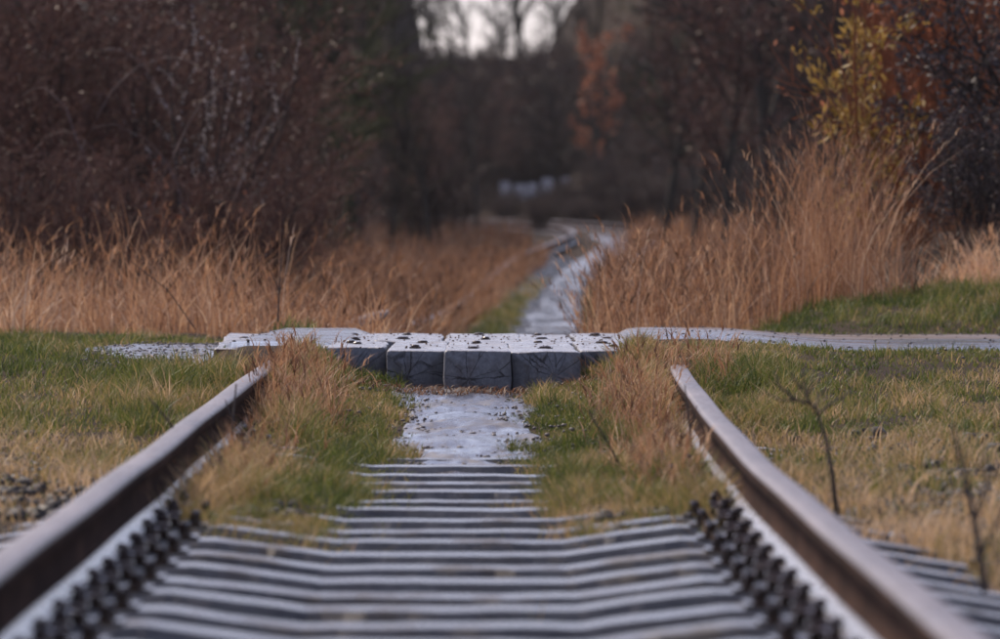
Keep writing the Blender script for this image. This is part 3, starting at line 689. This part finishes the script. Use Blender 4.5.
dry('verge_dry_grass', x, y, rng.uniform(.3, .62, N), np.clip(rng.normal(.36, .13, N), 0, 1), .010, 'russet grass hiding the far rail on the clump side of the path', (.1, .6), 1.0, .3)
N = 5200
y = rng.uniform(97, 158, N); x = c_of(y) - ip(y, [(97, 1.0), (104, 1.35), (158, 1.6)]) - rng.random(N)**1.3*8
dry('far_dark_grass', x, y, rng.uniform(.16, .40, N), np.clip(rng.normal(.16, .1, N), 0, 1), .012, 'dark brown rough grass inside the bend of the far rails', (.1, .7), 1.0, .3)
# rusty dry grass along the near rails
for s, lab in ((-1, 'rusty dry grass tufts overhanging the rail by the brown beam'), (1, 'rusty dry grass tufts overhanging the rail by the outer beam')):
    N = 1500
    y = rng.uniform(18.3, 26.0, N); u = s*np.abs(rng.normal(.60, .07, N)); u = np.where(np.abs(u) > .68, s*rng.uniform(.5, .68, N), u)
    k = rng.random(N) < np.clip(2.6*(fbm(y*1.1+s*3, u*2) - .25), .1, 1)*ip(y, [(18, .4), (20, .8), (26, 1)]); y, u = y[k], u[k]
    ne = 600 if s < 0 else 200; ye = rng.uniform(23.2, 25.8 if s < 0 else 24.8, ne); ue = s*(rng.uniform(0, 1, ne)*(.72 - ip(ye, [(23.4, .40), (25, .50), (26, .60)])) + ip(ye, [(23.4, .40), (25, .50), (26, .60)])); y = np.concatenate([y, ye]); u = np.concatenate([u, ue])
    x = u + c_of(y)
    dry('rail_side_grass', x, y, rng.uniform(.08, .24, len(x))*ip(y, [(18, .8), (23, 1.0), (24.8, 1.0), (25.6, .55), (26.3, .4)]), np.clip(rng.normal(.45, .2, len(x)), 0, 1), .0035, lab, (.1, .9), 1.2, .1)
for s, lab in ((-1, 'dry weeds crowding over the buried rail end by the brown beam'), (1, 'dry weeds crowding over the buried rail end by the outer beam')):
    N = 320; y = rng.uniform(25.0, 26.3, N); x = c_of(y) + s*rng.uniform(.6, .95 if s > 0 else .8, N)
    dry('rail_end_weeds', x, y, rng.uniform(.05, .15, N)*(1 if s > 0 else .9), np.clip(rng.normal(.5, .18, N), 0, 1), .0035, lab, (.2, .9), 1.0, .1)
# straw tuft on the mound
N = 170
x = rng.normal(px(985, 37.5), .10, N); y = rng.normal(37.5, .12, N)
dry('straw_tuft', x, y, rng.uniform(.22, .42, N), np.clip(rng.normal(.86, .1, N), 0, 1), .006, 'bright straw coloured grass tuft fanning out on the mound', (.2, .9), .8, .1)
N = 130
x = rng.normal(px(950, 37.2), .10, N); y = rng.normal(37.2, .15, N)
dry('straw_tuft', x, y, rng.uniform(.10, .26, N), np.clip(rng.normal(.7, .14, N), 0, 1), .006, 'drooping pale grass tuft beside the bright fanned tuft', (.4, 1.2), .8, .1)
# litter at the foot of the beams
N = 750
x = rng.normal(.08, .34, N); y = rng.normal(25.6, .16, N); k = (np.abs(x - .1) < .6) & (y < 25.84); x, y = x[k], y[k]
blades('leaf_litter', np.stack([x, y, gz(x, y) + .018], 1), rng.uniform(.02, .05, len(x)), np.full(len(x), .005), rng.uniform(.9, 1.7, len(x)), rng.random(len(x))*6.28, np.clip(rng.normal(.15, .15, len(x)), 0, 1), M['tan'], 'rusty needle litter along the foot of the timber deck', 'litter')

# ------------------------------------------------------------------ woody plants
class Tubes:
    def __init__(s): s.V = []; s.F = []; s.n = 0; s.tips = []
    def add(s, pts, radii, k=3):
        pts = np.asarray(pts, float); n = len(pts)
        d = np.gradient(pts, axis=0); d /= np.linalg.norm(d, axis=1)[:, None] + 1e-9
        ref = np.where(np.abs(d[:, 2:3]) < .9, np.array([[0, 0, 1.]]), np.array([[1., 0, 0]]))
        a = np.cross(d, ref); a /= np.linalg.norm(a, axis=1)[:, None] + 1e-9; b_ = np.cross(d, a)
        th = np.arange(k)*2*math.pi/k
        ring = pts[:, None] + np.asarray(radii)[:, None, None]*(np.cos(th)[None, :, None]*a[:, None] + np.sin(th)[None, :, None]*b_[:, None])
        s.V.append(ring.reshape(-1, 3))
        i = np.arange(n-1)[:, None]*k; j = np.arange(k)[None]; j2 = (j+1) % k
        s.F.append(np.stack([(i+j).ravel(), (i+j2).ravel(), (i+k+j2).ravel(), (i+k+j).ravel()], 1) + s.n)
        s.n += n*k
    def mesh(s, name): return np_mesh(name, np.concatenate(s.V), np.concatenate(s.F), True)

def walk(rr, p, d, L, n, wob, up=0.0):
    pts = [p.copy()]; d = d/np.linalg.norm(d)
    for i in range(n):
        d = d + rr.normal(0, wob, 3) + np.array([0, 0, up]); d /= np.linalg.norm(d)
        p = p + d*L/n; pts.append(p.copy())
    return np.array(pts), d
def side(rr, d, ang):
    v = rr.normal(0, 1, 3); v -= d*np.dot(v, d); v /= np.linalg.norm(v)+1e-9
    return d*math.cos(ang) + v*math.sin(ang)

def plant(seed, H, nstem, spread, r0, levels, kids, thick, shape='bush', up=.05, lenk=.5, twig_r=.004, wob=.12):
    """returns Tubes of stems, Tubes of twigs, twig tips"""
    rr = np.random.default_rng(seed); S, T, tips = Tubes(), Tubes(), []
    def rec(p, d, L, r, lev):
        n = 5 if lev == 0 else (4 if lev == 1 else 3)
        pts, dd = walk(rr, p, d, L, n, wob*(1 if lev else .6), up)
        rad = np.linspace(r, max(r*.35, twig_r*.5), n+1)
        if lev == 0: rad[-1] = max(r*.2, twig_r)
        (S if lev <= thick else T).add(pts, rad, 6 if lev == 0 else (4 if lev <= thick else 3))
        if lev >= levels: tips.append((pts[-1], dd, L)); return
        nk = kids[lev]
        for i in range(nk):
            lo = .12 if shape == 'bush' else (.28 if lev == 0 else .15)
            t = lo + (1-lo)*(i + rr.random())/nk; f = t*n; j = min(int(f), n-1)
            q = pts[j] + (pts[j+1]-pts[j])*(f-j); dj = pts[j+1]-pts[j]; dj = dj/np.linalg.norm(dj)
            rec(q, side(rr, dj, rr.uniform(.35, 1.0)), L*lenk*rr.uniform(.6, 1.2)*(1.15-.5*t), max(np.interp(f, range(n+1), rad)*.6, twig_r), lev+1)
    for i in range(nstem):
        a = rr.random()*6.283; q = rr.random()**.5
        d = np.array([math.cos(a)*spread*q, math.sin(a)*spread*q, 1.0])
        base = np.array([math.cos(a)*q*.12*H*spread, math.sin(a)*q*.12*H*spread, -.08])
        rec(base, d, H*rr.uniform(.7, 1.08), r0*rr.uniform(.7, 1.15), 0)
    return S, T, tips
def leaves(name, tips, per, size, seed, along=.6, hang=0.0, aspect=.45, jit=.5):
    rr = np.random.default_rng(seed)
    p = np.array([t[0] for t in tips]); d = np.array([t[1] for t in tips]); L = np.array([t[2] for t in tips])
    N = len(p)*per; i = np.repeat(np.arange(len(p)), per)
    c = p[i] - d[i]*(L[i]*rr.random(N)*along)[:, None] + rr.normal(0, size*jit, (N, 3))
    a = d[i] + rr.normal(0, .7, (N, 3)); a[:, 2] -= hang; a /= np.linalg.norm(a, axis=1)[:, None]
    b_ = np.cross(a, rr.normal(0, 1, (N, 3))); b_ /= np.linalg.norm(b_, axis=1)[:, None]
    s = size*rr.uniform(.6, 1.3, N)[:, None]
    V = np.stack([c, c + a*s*.5 + b_*s*aspect*.5, c + a*s, c + a*s*.5 - b_*s*aspect*.5], 1)
    return np_mesh(name, V.reshape(-1, 3), (np.arange(N)*4)[:, None] + np.arange(4)[None], attr=np.repeat(rr.random(N), 4))

def woody(name, seed, stem_mat, twig_mat, label, cat, group=None, leaf=None, twig_name='twigs', stem_name='stems', **kw):
    S, T, tips = plant(seed, **kw)
    root = empty(name)
    mesh_obj(stem_name, S.mesh(stem_name), stem_mat, root)
    mesh_obj(twig_name, T.mesh(twig_name), twig_mat, root)
    if leaf:
        lm, per, size, lname, extra = leaf
        tag(mesh_obj(lname, leaves(lname, tips, per, size, seed, **extra), lm, root), kind='stuff')
    return tag(root, label, cat, group)
def place(o, x, y, rz=0.0, s=1.0, dz=0.0, label=None, group=None):
    o.location = (x, y, float(gz(x, y)) + dz); o.rotation_euler = (0, 0, rz); o.scale = (s, s, s)
    if label: o['label'] = label
    if group: o['group'] = group
    return o

# thicket on the left behind the dry grass (d 46 - 66)
kw = dict(H=2.4, nstem=11, spread=.55, r0=.018, levels=3, kids=(9, 6, 5), thick=1, lenk=.5, twig_r=.004, up=.03)
thA = woody('thicket_shrub', 101, M['twig_dark'], M['twig_red'], 'x', 'shrub', leaf=(M['brown_leaf'], 1, .045, 'withered_leaves', {}), **kw)
thB = woody('thicket_shrub', 102, M['twig_dark'], M['twig_red'], 'x', 'shrub', leaf=(M['brown_leaf'], 1, .05, 'withered_leaves', {}), **kw)
G = 'bare shrubs of the thicket behind the dry grass'
LT = 'reddish brown bare thicket shrub behind the pinkish tan grass field'
spots = [(20, 50, 0, 1.0), (95, 53, 1, .95), (160, 50, 0, .85), (215, 54, 1, .9), (255, 58, 0, .8), (-60, 52, 1, 1.05), (-140, 50, 0, 1.1), (60, 60, 0, 1.25), (150, 62, 1, 1.2), (-30, 64, 0, 1.3), (225, 66, 1, 1.0), (-230, 55, 1, 1.2), (-330, 58, 0, 1.2)]
fst = {0: True, 1: True}
for x_, d, v, s in spots:
    o = (thA, thB)[v]
    if fst[v]: fst[v] = False
    else: o = copy_tree(o)
    place(o, px(x_, d), d, random.random()*6.28, s, label=LT, group=G)
for x_, d, v, s in [(12, 43, 0, .42), (70, 45, 1, .48), (118, 42, 0, .36), (240, 44, 1, .40), (285, 46, 0, .36), (-70, 44, 1, .45), (165, 44, 1, .38)]:
    place(copy_tree((thA, thB)[v]), px(x_, d), d, random.random()*6.28, s, label='low red brown twiggy bush rising out of the dry grass field', group='low bushes in the dry grass field')
# willow shrub with pale buds
wb = woody('willow_shrub', 111, M['twig_dark'], M['twig_dark'], 'bare shrub with pale grey buds strung along upright twigs in the thicket', 'shrub', leaf=(M['bud'], 30, .019, 'buds', dict(along=1.0, aspect=.6, jit=.25)),
           H=2.1, nstem=7, spread=.35, r0=.012, levels=1, kids=(6,), thick=0, lenk=.42, up=.10)
place(wb, px(205, 48), 48, .4, 1.0)
ob = woody('low_russet_shrub', 113, M['twig_rust'], M['twig_rust'], 'low russet shrub glowing orange in front of the bare thicket', 'shrub', H=.85, nstem=9, spread=.5, r0=.010, levels=2, kids=(6, 5), thick=0, lenk=.5,
           leaf=(M['rust_leaf'], 1, .04, 'withered_leaves', {}))
place(ob, px(180, 47), 47, 1.4, 1.0)
# pale arching branch
t = Tubes(); d = 51.0; rb_ = np.random.default_rng(3)
pts = [(18, 54), (36, 50), (48, 53), (64, 62), (80, 58), (96, 52), (112, 49), (126, 51), (134, 60), (142, 66), (149, 80), (156, 88), (161, 101), (168, 112), (172, 126)]
P_ = [(px(a, d) + rb_.normal(0, .012), d + .15*math.sin(a*.1), pz(b_, d) + rb_.normal(0, .012)) for a, b_ in pts]
P_ += [(px(180, d), d+.3, pz(165, d)), (px(176, d), d+.3, float(gz(px(176, d), d))-.05)]
t.add(P_, [.004, .005, .010, .006, .007, .009, .010, .013, .016, .015, .019, .017, .018, .014, .012, .011, .012], 7)
tag(mesh_obj('broken_branch', t.mesh('broken_branch'), M['pale_wood']), 'pale barkless branch arching through the reddish thicket', 'branch')
for k_, (xa, ya, xm, ym, xb, yb_) in enumerate([(100, 215, 70, 60, 22, 95), (150, 210, 215, 20, 290, 110), (60, 215, 118, 10, 205, 70), (230, 215, 268, 90, 300, 78), (190, 215, 150, 110, 92, 128), (10, 215, 40, 90, 95, 150)]):
    t = Tubes(); d = 44.5 + k_*.5; q = np.linspace(0, 1, 11)
    bx = (1-q)**2*xa + 2*q*(1-q)*xm + q*q*xb; by = (1-q)**2*ya + 2*q*(1-q)*ym + q*q*yb_
    P_ = [(px(a, d) + rb_.normal(0, .008), d + .12*math.sin(a*.05), pz(b_, d) + rb_.normal(0, .008)) for a, b_ in zip(bx, by)]
    P_ = [(P_[0][0], d, float(gz(P_[0][0], d)) - .03)] + P_
    t.add(P_, np.linspace(.006, .002, 12), 5)
    tag(mesh_obj('bramble_cane', t.mesh('bramble_cane'), M['cane']), 'long thin cane arching in front of the reddish thicket', 'cane', 'arching canes at the thicket')
# pale fallen log behind the crossing
t = Tubes(); d = 37.0
t.add([(px(330, d), d-.6, pz(334, d)-.02), (px(350, d), d-.3, pz(326, d)), (px(372, d), d, pz(318, d)), (px(386, d), d+.25, pz(314, d))], [.03, .034, .03, .02], 8)
tag(mesh_obj('fallen_log', t.mesh('fallen_log'), M['pale_wood']), 'pale fallen log lying in dry grass behind the timber deck', 'log')

# right hand shrubs
yb = woody('yellow_leaf_shrub', 121, M['twig_rust'], M['twig_rust'], 'shrub still carrying yellow leaves behind the tall straw clump', 'shrub', leaf=(M['yellow_leaf'], 13, .065, 'yellow_leaves', dict(along=.8, hang=-.3, aspect=.3)),
           H=1.65, nstem=6, spread=.26, r0=.014, levels=2, kids=(5, 3), thick=0, lenk=.36, up=.10)
place(yb, px(862, 41), 41, .3, .95)
rb = woody('russet_shrub', 123, M['twig_rust'], M['twig_rust'], 'dense russet twigged shrub behind the yellow leaved one', 'shrub',
           H=2.3, nstem=16, spread=.3, r0=.014, levels=2, kids=(9, 6), thick=0, lenk=.4, up=.10, leaf=(M['rust_leaf'], 1, .05, 'withered_leaves', {}))
place(rb, px(918, 43), 43, 1.0, .95)
r2 = copy_tree(rb); place(r2, px(960, 49), 49, 2.4, 1.1); r2['label'] = 'taller russet twigged shrub half hidden behind the dark leafy bush'
kw = dict(H=1.9, nstem=14, spread=.7, r0=.014, levels=3, kids=(7, 5, 4), thick=1, lenk=.45, up=.02)
db = woody('dark_leafy_bush', 125, M['twig_dark'], M['twig_dark'], 'dark purplish leafy bush rising behind the straw tufts on the mound', 'bush', leaf=(M['dusk_leaf'], 4, .055, 'leaves', {}), **kw)
place(db, px(1105, 41), 41, .2, .95)
d2 = copy_tree(db); place(d2, px(965, 40), 40, 2.0, .42); d2['label'] = 'smaller dark bush below the russet shrub beside the tall straw clump'
d3 = copy_tree(db); place(d3, px(1210, 42), 42, 3.1, 1.15); d3['label'] = 'dark purplish bush outside the mound beside the leafy one'

# trees of the wood
tr = []
def tree(name, seed, bark, twig, label, group, leaf=None, **kw):
    o = woody(name, seed, bark, twig, label, 'tree', group, leaf=leaf, twig_name='crown', stem_name='trunk', **kw); return o
kwt = dict(nstem=1, spread=.05, levels=3, thick=1, shape='tree', up=.04)
tv = [tree('bare_tree', 201, M['bark'], M['twig_dark'], 'x', 'g', H=8.0, r0=.13, kids=(20, 9, 7), lenk=.40, twig_r=.010, **kwt),
      tree('bare_tree', 202, M['bark'], M['twig_dark'], 'x', 'g', H=8.6, r0=.14, kids=(22, 9, 7), lenk=.36, twig_r=.010, **kwt),
      tree('mossy_tree', 203, M['bark_green'], M['bark_green'], 'x', 'g', H=7.6, r0=.15, kids=(20, 8, 7), lenk=.42, twig_r=.010, **kwt),
      tree('brown_leaf_tree', 204, M['bark'], M['twig_red'], 'x', 'g', leaf=(M['brown_leaf'], 2, .11, 'withered_leaves', {}), H=6.5, r0=.11, kids=(20, 8, 6), lenk=.42, twig_r=.009, **kwt)]
labs = [('bare dark tree standing in the shadowy wood beyond the track bend', 'bare trees of the wood'), ('bare dark tree standing in the shadowy wood beyond the track bend', 'bare trees of the wood'),
        ('mossy green barked bare tree in the wood', 'mossy trees of the wood'), ('bare tree keeping some withered brown leaves in the wood', 'brown leaved trees of the wood')]
seen = set()
def addtree(v, x, y, s, rz=None):
    o = tv[v] if v not in seen else copy_tree(tv[v]); seen.add(v)
    pxl = 459 + (x-CAM.x)*F/y
    if 355 < pxl < 655 and y > 90: s = min(s, max(.2, (pz(48, y) - float(gz(x, y)))/9.2))
    place(o, x, y, random.random()*6.28 if rz is None else rz, s, label=labs[v][0], group=labs[v][1])
# first belts left and right of the line, then the wood on the slope
for d, x_, v, s in [(84, 250, 2, .62), (90, 330, 2, .7), (96, 390, 0, .6), (104, 350, 2, .72), (88, 120, 0, .7), (92, 20, 3, .75), (100, -80, 1, .7), (110, 440, 3, .5), (118, 300, 1, .7), (125, 400, 2, .75),
                    (86, 300, 0, .55), (95, 200, 3, .65), (72, 280, 2, .5),
                    (74, 720, 3, .5), (80, 780, 1, .6), (86, 690, 3, .55), (92, 840, 0, .65), (78, 900, 3, .62), (98, 750, 3, .65), (105, 660, 0, .6), (112, 700, 3, .6), (120, 800, 1, .7), (88, 1010, 1, .7), (100, 950, 3, .7)]:
    addtree(v, px(x_, d), d, s)
rw = random.Random(5)
for k_ in range(26):                                   # young trees crowding the left belt and the right belt
    lft = k_ % 3 != 2; d = rw.uniform(95, 150)
    xw = float(c_of(d)) - rw.uniform(2.2, 9) if lft else float(c_of(min(d, 119))) + rw.uniform(2.6, 8)
    addtree(rw.choice([0, 2, 3, 1]), xw, d, rw.uniform(.45, .7))
for d in (178, 190, 203, 216, 230, 244, 258):
    wdt = 12 + d*.055
    x_ = -wdt + rw.uniform(0, 2)
    while x_ < wdt:
        pxl = 459 + (x_-CAM.x)*F/d
        addtree(rw.choice([0, 1, 1, 0, 3, 2]), x_, d + rw.uniform(-4, 4), rw.uniform(.75, 1.05))
        x_ += rw.uniform(2.0, 3.4)
# tree rooted in the gap, crown leaves above the bright strip
g1 = tree('rosy_leaf_tree', 206, M['bark'], M['twig_red'], 'slender tree with rosy brown leaves standing alone against the bright gap', None, leaf=(M['rust_leaf'], 3, .13, 'withered_leaves', {}), H=8.5, r0=.13, kids=(20, 8, 6), lenk=.42, twig_r=.010, **kwt)
place(g1, px(516, 232), 232, .5, 1.0)
# young oak with orange leaves
ok = woody('young_oak', 207, M['bark'], M['twig_red'], 'young oak holding orange brown leaves beyond the bend of the rails', 'tree', leaf=(M['rust_leaf'], 4, .12, 'orange_leaves', {}), twig_name='crown', stem_name='trunk',
           H=4.4, r0=.07, kids=(13, 5, 4), lenk=.30, twig_r=.008, **kwt)
place(ok, px(600, 176), 176, .3, 1.0)
# understorey of the wood
us = woody('undergrowth_shrub', 131, M['twig_dark'], M['twig_dark'], 'x', 'shrub', leaf=(M['dusk_brown'], 5, .12, 'withered_leaves', {}), H=2.6, nstem=10, spread=.6, r0=.02, levels=2, kids=(10, 7), thick=0, lenk=.5, twig_r=.008)
first = True
XT = smooth_ip([(100, 99), (119, 99), (123, 2.9), (130, 3.2), (145, 2.3), (165, .5), (190, -3.4), (230, -11.5), (300, -40)])
for d in (92, 102, 112, 119, 126, 134, 142, 150, 158, 166, 174, 182, 190, 200, 212, 224, 238, 252, 264):
    x_ = -14.0
    while x_ < 20:
        pxl = 459 + (x_-CAM.x)*F/d
        if -150 < pxl < 1150 and (x_ > float(XT(d)) + .9 or x_ < float(c_of(d)) - 3.0) :
            o = us if first else copy_tree(us); first = False
            yy_ = d + rw.uniform(-3, 3); cap = 9.0
            if d > 196 and 390 < pxl < 620: cap = max(.15, (pz(rw.uniform(38, 60), yy_) - float(gz(x_, yy_)))/2.9)
            place(o, x_, yy_, rw.random()*6.28, min(cap, 1.3)*.9 if cap < 9 else rw.uniform(.6, 1.0)*(ip(d, [(126, .5), (160, .55), (185, .75), (200, 1)]))*(.5 if (d < 196 and 470 < pxl < 600) else 1), label='dark tangled undergrowth shrub on the wooded slope', group='undergrowth shrubs of the wood')
        x_ += rw.uniform(1.4, 2.6)

for k_ in range(44):
    yy_ = rw.uniform(146, 189) if k_ < 30 else rw.uniform(194, 204)
    x_ = px(rw.uniform(455, 640), yy_)
    if x_ < float(XT(yy_)) + .3: continue
    o = copy_tree(us); top = pz(rw.uniform(197, 206), yy_) if yy_ < 190 else pz(rw.uniform(120, 165), yy_)
    place(o, x_, yy_, rw.random()*6.28, min(1.2, max(.2, (top - float(gz(x_, yy_)))/2.7)), label='low dark scrub between the bend of the rails and the ruined wall', group='low scrub behind the bend')
    if yy_ > 190: o['label'] = 'dark scrub standing close behind the ruined wall'; o['group'] = 'scrub behind the ruined wall'
for k_ in range(24):                                   # thin trees beyond the crest, twigs against the sky, closing in at both ends of the gap
    yy_ = rw.uniform(262, 290) if k_ < 12 else rw.uniform(252, 268)
    pxl = 414 + k_*15.4 + rw.uniform(-5, 5) if k_ < 12 else (rw.uniform(380, 424) if k_ % 2 else rw.uniform(582, 630))
    o = copy_tree(tv[k_ % 2]); x_ = px(pxl, yy_)
    place(o, x_, yy_, rw.random()*6.28, rw.uniform(.4, .62), dz=-.6, label='slight bare tree on the crest showing against the pale sky gap', group='trees on the crest in the gap')
# low ruined wall on the slope
wall = tag(empty('ruined_wall', (px(535, 192), 192, float(gz(px(535, 192), 192)))), 'row of pale broken wall blocks below the trees on the slope', 'wall')
for x_, yc, wpx, hpx in [(505, 190, 11, 17), (520, 190, 12, 12), (532, 188, 10, 10), (547, 184, 12, 12), (565, 183, 11, 11)]:
    d = 192; wv, hv = wpx*d/F, hpx*d/F
    me = poly_mesh('wall_block', [prism([(-wv/2, -.1), (wv/2, -.12), (wv*.46, .12), (-wv*.48, .1)], -hv/2 - .1, hv/2, .06)])
    q = mesh_obj('wall_block', me, M['stone_pale'], wall); q.location = Vector((px(x_, d), d, pz(yc, d))) - wall.location

# ------------------------------------------------------------------ dead weeds near the rails
def weed(base, ctrl, brs, r, label, name='dead_weed'):
    root = empty(name, base); B = Vector(base)
    t = Tubes(); t.add([Vector(p) - B for p in ctrl], np.linspace(r, r*.45, len(ctrl)), 5); mesh_obj('stem', t.mesh('stem'), M['weed_stem'], root)
    for b_ in brs:
        t = Tubes(); t.add([Vector(p) - B for p in b_], np.linspace(r*.6, r*.25, len(b_)), 4); mesh_obj('branch', t.mesh('branch'), M['weed_stem'], root)
    return tag(root, label, 'dead weed')
def W(d, *pts): return [(px(a, d), d + .02*math.sin(a*.7), pz(b_, d)) for a, b_ in pts]
d = 17.4
weed(W(d, (838, 522))[0], W(d, (838, 522), (833, 480), (827, 440), (817, 412)),
     [W(d, (817, 412), (806, 396), (802, 366)), W(d, (812, 404), (796, 400), (780, 400), (765, 392)), W(d, (806, 396), (815, 378)), W(d, (818, 414), (832, 403), (851, 391)), W(d, (796, 400), (778, 385), (775, 371)), W(d, (802, 390), (790, 372)), W(d, (815, 408), (820, 395), (829, 388))],
     .0075, 'forked dark dead weed standing in the grass beside the rail')
d = 14.0
weed(W(d, (985, 592))[0], W(d, (985, 592), (978, 540), (968, 490), (952, 425)), [W(d, (975, 520), (988, 480), (984, 445)), W(d, (980, 560), (1000, 520), (1012, 480))], .008, 'dark leaning dead stalks above the bare sleeper ends')
d = 20.5
weed(W(d, (232, 455))[0], W(d, (232, 455), (233, 420), (236, 384)), [W(d, (233, 420), (225, 400))], .005, 'short dark reed stalk beside the rail by the brown beam')
d = 20.0
weed(W(d, (622, 470))[0], W(d, (622, 470), (610, 446), (588, 410)), [], .004, 'thin dark twig leaning in the grass beside the mud path')
d = 20.5
weed(W(d, (693, 470))[0], W(d, (693, 470), (690, 430), (685, 385)), [W(d, (690, 430), (697, 405))], .004, 'thin dark stalk standing against the rail by the outer beam')
d = 19.5
weed(W(d, (182, 440))[0], W(d, (182, 440), (168, 420), (150, 398)), [W(d, (168, 420), (172, 400))], .004, 'thin bent stalk in the straw lawn outside the rail')
d = 33.6
weed(W(d, (278, 322))[0], W(d, (278, 322), (279, 290), (281, 258)), [W(d, (279, 290), (270, 270), (267, 262)), W(d, (279, 292), (287, 272))], .005, 'dark dock stalk in the pinkish tan grass field')
d = 33.8
weed(W(d, (196, 330))[0], W(d, (196, 330), (168, 290), (132, 262), (118, 240)), [W(d, (168, 290), (190, 262), (175, 245)), W(d, (150, 276), (160, 255))], .003, 'arching bramble cane over the edge of the tan grass field')

# ------------------------------------------------------------------ damp air
x0, x1, y0, y1, z0, z1 = -420, 420, -80, 720, -6, 26
V = [(x, y, z) for z in (z0, z1) for x, y in ((x0, y0), (x1, y0), (x1, y1), (x0, y1))]
me = bpy.data.meshes.new('haze'); me.from_pydata(V, [], [(3, 2, 1, 0), (4, 5, 6, 7), (0, 1, 5, 4), (1, 2, 6, 5), (2, 3, 7, 6), (3, 0, 4, 7)]); me.update()
hm = bpy.data.materials.new('damp_air'); hm.use_nodes = True; hn = hm.node_tree; hn.nodes.clear()
ho = hn.nodes.new('ShaderNodeOutputMaterial'); hv = hn.nodes.new('ShaderNodeVolumePrincipled')
hv.inputs['Color'].default_value = (.92, .93, .97, 1); hv.inputs['Density'].default_value = .0001; hv.inputs['Anisotropy'].default_value = .2
hn.links.new(hv.outputs[0], ho.inputs['Volume'])
tag(mesh_obj('haze', me, hm), 'thin pale damp haze in the air over the railway', 'haze', kind='stuff')
